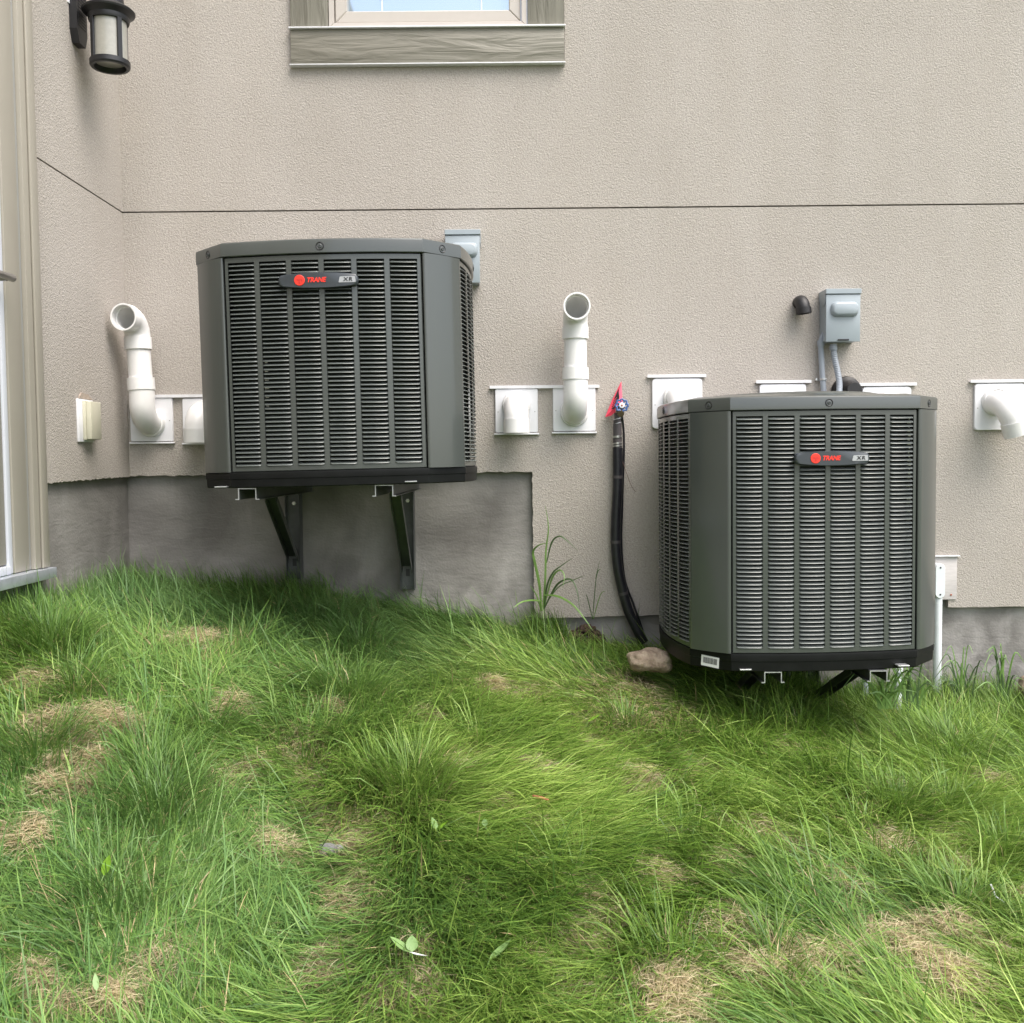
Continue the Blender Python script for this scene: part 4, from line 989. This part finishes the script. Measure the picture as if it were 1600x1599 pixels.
weed('tall broad-bladed weed growing at the edge of the bare concrete patch', 848, 958, 3.98, [
    (.010, 'weed', [(848, 955, 0), (852, 905, .02), (853, 860, .03), (857, 825, .04), (852, 790, .05)]),
    (.008, 'weeddark', [(854, 880, .02), (862, 848, .05), (874, 838, .08), (886, 845, .1), (903, 861, .12)]),
    (.014, 'weed', [(846, 955, 0), (843, 915, .02), (836, 880, .04), (833, 862, .05), (842, 852, .08), (853, 849, .1)]),
    (.009, 'weeddark', [(850, 950, 0), (855, 915, .03), (864, 895, .06), (876, 885, .08), (895, 872, .1)]),
    (.009, 'weed', [(850, 950, 0), (862, 905, .03), (874, 891, .06), (882, 900, .08), (879, 918, .1)]),
    (.010, 'weeddark', [(850, 952, 0), (866, 920, .04), (878, 908, .07), (893, 906, .1), (902, 925, .13), (906, 955, .15)]),
    (.011, 'weed', [(850, 930, .02), (872, 932, .08), (895, 945, .14), (912, 965, .18), (926, 985, .2)]),
    (.009, 'weed', [(848, 940, 0), (832, 938, .05), (815, 941, .1), (802, 950, .14)]),
    (.006, 'weeddark', [(852, 945, 0), (872, 918, .02), (895, 907, .03), (914, 899, .05)]),
    (.007, 'weed', [(846, 955, 0), (838, 930, .02), (828, 915, .04)]),
])
weed('thin seeding grass stalk on the wall left of the black pipe', 925, 968, 3.98, [
    (.004, 'weeddark', [(926, 968, 0), (929, 930, .01), (932, 900, .02), (937, 877, .03)]),
    (.004, 'weeddark', [(926, 968, 0), (918, 935, .02), (915, 928, .03)]), (.004, 'weed', [(927, 968, 0), (938, 930, .02), (946, 924, .03)]),
    (.005, 'weeddark', [(931, 905, .02), (934, 893, .03), (939, 889, .03)])])
def rw(label, px, py, Y, n, spread, hmin, hmax, wd, seed, mats=('weed', 'weeddark'), group=None):
    r = random.Random(seed); L = []
    for i in range(n):
        a = r.uniform(-1, 1); h = r.uniform(hmin, hmax); x = px + r.uniform(-.25, .25) * spread; tip = x + a * spread; dr = r.uniform(.1, .55) * abs(a) * h
        L.append((wd * r.uniform(.6, 1.2), r.choice(mats), [(x, py, 0), (x + (tip - x) * .25, py - h * .55, .01 * r.random()), (x + (tip - x) * .65, py - h * .98, .04 * r.random()), (tip + a * 8, py - h + dr, .08 * r.random())]))
    return weed(label, px, py, Y, L, 'weed', group)
rw('leafy weed growing under the right condenser at its right-hand bracket', 1385, 1108, 3.45, 26, 52, 25, 72, .0085, 21, ('weed',))
rw('broad-bladed weed at the foot of the white pipe beside the right condenser', 1425, 1112, 3.7, 16, 50, 40, 88, .0085, 5, ('weed', 'weed', 'weeddark'))
rw('loose broad-bladed weed against the footing right of the white pipe', 1510, 1110, 3.95, 18, 44, 40, 105, .0075, 8)
rw('broad-bladed weed against the footing at the right edge', 1568, 1110, 3.9, 18, 40, 45, 112, .008, 14, ('weed', 'weed', 'weeddark'))

# ------------------------------------------------------------------ lawn
def lawn():
    # --- candidate roots
    def pts(n, x0, x1, y0, y1):
        return rng.uniform(x0, x1, n), rng.uniform(y0, y1, n)
    X, Y = pts(830000, -2.3, 2.75, 1.35, 4.06)
    keep = (np.abs(X) < .52 * Y + .42) & (X > XW - .02)
    X, Y = X[keep], Y[keep]
    X2, Y2 = pts(52000, -1.6, 4.6, -1.2, 4.06)
    k2 = ~((np.abs(X2) < .52 * Y2 + .42) & (Y2 > 1.35)); X2, Y2 = X2[k2], Y2[k2]
    X = np.concatenate([X, X2]); Y = np.concatenate([Y, Y2])
    d = np.clip(dry(X, Y) * 1.15, 0, 1)
    thin = fbm(X * 5, Y * 5, 91)
    keep = rng.random(len(X)) < (1 - .86 * d) * (.55 + .65 * thin)
    keep &= ~(((X - sp_.x) / .085) ** 2 + ((Y - 3.62) / .06) ** 2 < 1) & ~(((X - sc_.x + .02) / .08) ** 2 + ((Y - sc_.y + .09) / .14) ** 2 < 1)
    X, Y, d = X[keep], Y[keep], d[keep]; n = len(X)
    # flow of the matted grass
    ang = 2.6 * pi * fbm(X * 1.15 + 3.1, Y * 1.15 + 8.7, 5, 2) + 1.5 * (fbm(X * 4, Y * 4, 15) - .5) - .4
    ang = ang + rng.normal(0, .46, n) + np.where(rng.random(n) < .12, rng.normal(0, 1.3, n), 0)
    L = rng.gamma(9, .0158, n) * (.72 + .65 * fbm(X * 3, Y * 3, 23)) ; L = np.clip(L, .03, .21)
    th0 = np.radians(rng.normal(73, 12, n)); th1 = th0 + np.radians(rng.normal(15, 9, n))
    wid = rng.uniform(.0012, .0033, n) * np.where(rng.random(n) < .05, 1.6, 1); 
    tone = fbm(X * 2.6 + 40, Y * 2.6, 55); tone2 = fbm(X * 1.1, Y * 1.1 + 20, 66, 2)
    # upright tufts
    tx, ty = [], []
    for px, py in ((545, 1092), (1400, 1275), (120, 1085), (640, 1240), (1390, 1335), (1570, 1345), (1250, 1150), (1050, 1530), (1210, 1510), (330, 1140), (980, 1130), (900, 1390), (1500, 1440), (60, 1180), (80, 1010), (560, 1020), (250, 1260), (1480, 1270)):
        g_ = G(px, py); tx.append(g_.x); ty.append(g_.y)
    tx += list(rng.uniform(-2, 2.3, 26)); ty += list(rng.uniform(1.5, 4.0, 26)); tr = rng.uniform(.05, .12, len(tx)); ts = np.concatenate([np.ones(18) * .5, rng.uniform(.1, .3, 26)])
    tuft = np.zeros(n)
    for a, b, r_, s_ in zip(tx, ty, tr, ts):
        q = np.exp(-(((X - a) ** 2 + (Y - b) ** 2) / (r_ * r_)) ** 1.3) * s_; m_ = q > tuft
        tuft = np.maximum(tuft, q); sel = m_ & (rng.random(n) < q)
        ang = np.where(sel, np.arctan2(Y - b, X - a) + rng.normal(0, .5, n), ang)
        th0 = np.where(sel, np.radians(rng.normal(20, 11, n)), th0); th1 = np.where(sel, np.radians(rng.normal(66, 16, n)), th1)
    # long upright grass along the footing
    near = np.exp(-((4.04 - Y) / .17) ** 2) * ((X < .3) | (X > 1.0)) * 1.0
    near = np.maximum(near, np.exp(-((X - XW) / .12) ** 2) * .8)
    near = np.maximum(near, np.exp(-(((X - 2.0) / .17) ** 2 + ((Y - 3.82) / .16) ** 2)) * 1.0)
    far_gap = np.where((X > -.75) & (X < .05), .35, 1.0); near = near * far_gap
    sel = rng.random(n) < near ** 2 * .9
    th0 = np.where(sel, np.radians(rng.normal(8, 8, n)), th0); th1 = np.where(sel, np.radians(rng.normal(42, 20, n)), th1)
    L = np.where(sel, L * rng.uniform(.35, 1.0, n), L)
    # a few stray long straws and short thatch in the dry spots
    stray = rng.random(n) < .012; L = np.where(stray, L * 1.3, L); th0 = np.where(stray, np.radians(rng.uniform(15, 60, n)), th0); th1 = np.where(stray, th0 + np.radians(rng.uniform(5, 30, n)), th1); wid = np.where(stray, wid * 1.25, wid)
    L = L * (1 - .62 * d)
    # colours (linear, what the blade itself has)
    dark = np.array([.066, .142, .022]); mid = np.array([.205, .345, .058]); lite = np.array([.410, .540, .145]); blue = np.array([.118, .240, .080]); straw = np.array([.52, .42, .24])
    u = np.clip(tone * .95 + .05 + rng.normal(0, .26, n), 0, 1)[:, None]
    c = np.where(u < .5, dark + (mid - dark) * u * 2, mid + (lite - mid) * (u - .5) * 2)
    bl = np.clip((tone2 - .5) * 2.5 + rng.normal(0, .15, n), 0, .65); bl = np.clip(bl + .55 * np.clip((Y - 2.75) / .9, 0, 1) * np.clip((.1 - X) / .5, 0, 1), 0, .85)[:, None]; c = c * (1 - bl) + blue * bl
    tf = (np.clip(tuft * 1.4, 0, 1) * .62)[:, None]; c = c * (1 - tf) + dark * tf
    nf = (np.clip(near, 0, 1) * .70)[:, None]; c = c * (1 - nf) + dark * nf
    sl_ = (rng.random(n) < (.055 + .45 * d))[:, None]; L = np.where(sl_[:, 0], L * .62, L); c = np.where(sl_, straw * rng.uniform(.6, 1.25, (n, 1)), c)
    c = c * rng.uniform(.82, 1.2, (n, 1))
    # --- straw thatch: short, flat, curly
    m = 150000; i0 = rng.integers(0, len(DRY), m)
    px = np.array([DRY[k][0].x for k in i0]) + rng.normal(0, 1, m) * np.array([DRY[k][1] for k in i0]) * .75
    py = np.array([DRY[k][0].y for k in i0]) + rng.normal(0, 1, m) * np.array([DRY[k][1] for k in i0]) * .75
    ke = (rng.random(m) < dry(px, py) * 1.3) & (py < 4.03) & (px > XW); px, py = px[ke], py[ke]
    ux, uy = rng.uniform(-2.2, 2.5, 55000), rng.uniform(1.4, 4.04, 55000); px = np.concatenate([px, ux]); py = np.concatenate([py, uy]); m = len(px)
    sL = rng.uniform(.02, .065, m); sa = rng.uniform(0, 2 * pi, m); s0 = np.radians(rng.normal(78, 14, m)); s1 = np.radians(rng.normal(96, 14, m)); sw = rng.uniform(.0008, .0017, m)
    k_ = rng.random((m, 1)); dd = dry(px, py)[:, None]
    sc2 = (np.array([.48, .40, .23]) * (1 - k_) + np.array([.80, .71, .48]) * k_) * (.50 + .50 * dd)
    X = np.concatenate([X, px]); Y = np.concatenate([Y, py]); L = np.concatenate([L, sL]); ang = np.concatenate([ang, sa]); th0 = np.concatenate([th0, s0]); th1 = np.concatenate([th1, s1]); wid = np.concatenate([wid, sw]); c = np.concatenate([c, sc2]); n = len(X)
    # --- geometry: four stations, the last a point
    z0 = gz(X, Y) - .004; z0[-m:] += rng.random(m) * .034 * (.25 + dd[:, 0])
    cur = rng.normal(0, .15, n)
    P = [np.stack([X, Y, z0], 1)]
    for i in range(3):
        th = th0 + (th1 - th0) * (i / 2); a = ang + cur * i * .5; step = L / 3
        q = P[-1] + np.stack([np.cos(a) * np.sin(th) * step, np.sin(a) * np.sin(th) * step, np.cos(th) * step], 1)
        q[:, 1] = np.minimum(q[:, 1], np.where(q[:, 0] > XN + .0, 4.046, 4.074)); q[:, 0] = np.maximum(q[:, 0], XW + .004)
        q[:, 2] = np.maximum(q[:, 2], gz(q[:, 0], q[:, 1]) + .004 + .010 * rng.random(n)); P.append(q)
    tw_ = rng.normal(0, .5, n)
    sd_ = np.stack([-np.sin(ang), np.cos(ang), np.zeros(n)], 1) * np.cos(tw_)[:, None] + np.array([0, 0, 1.0]) * np.sin(tw_)[:, None]
    w3 = (wid / 2)[:, None]
    V = np.empty((n, 7, 3), np.float32)
    V[:, 0] = P[0] - sd_ * w3 * .7; V[:, 1] = P[0] + sd_ * w3 * .7; V[:, 2] = P[1] - sd_ * w3; V[:, 3] = P[1] + sd_ * w3; V[:, 4] = P[2] - sd_ * w3 * .8; V[:, 5] = P[2] + sd_ * w3 * .8; V[:, 6] = P[3]
    b = (np.arange(n) * 7)[:, None]
    quads = np.concatenate([b + np.array([0, 1, 3, 2]), b + np.array([2, 3, 5, 4])], 1).reshape(-1, 4); tris = b + np.array([4, 5, 6])
    me = bpy.data.meshes.new('lawn_grass')
    me.vertices.add(n * 7); me.vertices.foreach_set('co', V.ravel())
    nl = quads.size + tris.size; me.loops.add(nl); me.loops.foreach_set('vertex_index', np.concatenate([quads.ravel(), tris.ravel()]).astype(np.int32))
    nq, ntr = len(quads), len(tris); me.polygons.add(nq + ntr)
    me.polygons.foreach_set('loop_start', np.concatenate([np.arange(nq) * 4, nq * 4 + np.arange(ntr) * 3]).astype(np.int32))
    me.polygons.foreach_set('use_smooth', np.ones(nq + ntr, bool))
    me.update(calc_edges=True)
    cc = np.repeat(c[:, None, :], 7, 1)
    g_ = np.array([1.05, .92, 1.0])[None, :]; cc[:, 0] *= g_; cc[:, 1] *= g_; cc[:, 6] *= np.array([1.25, 1.12, 1.0])
    vcol(me, cc.reshape(-1, 3)); me.materials.append(M['grass'])
    o = bpy.data.objects.new('lawn_grass', me); COL.objects.link(o); o['kind'] = 'stuff'; o['label'] = 'long matted green lawn grass with dry straw patches sloping down from the wall'; o['category'] = 'grass'
lawn()
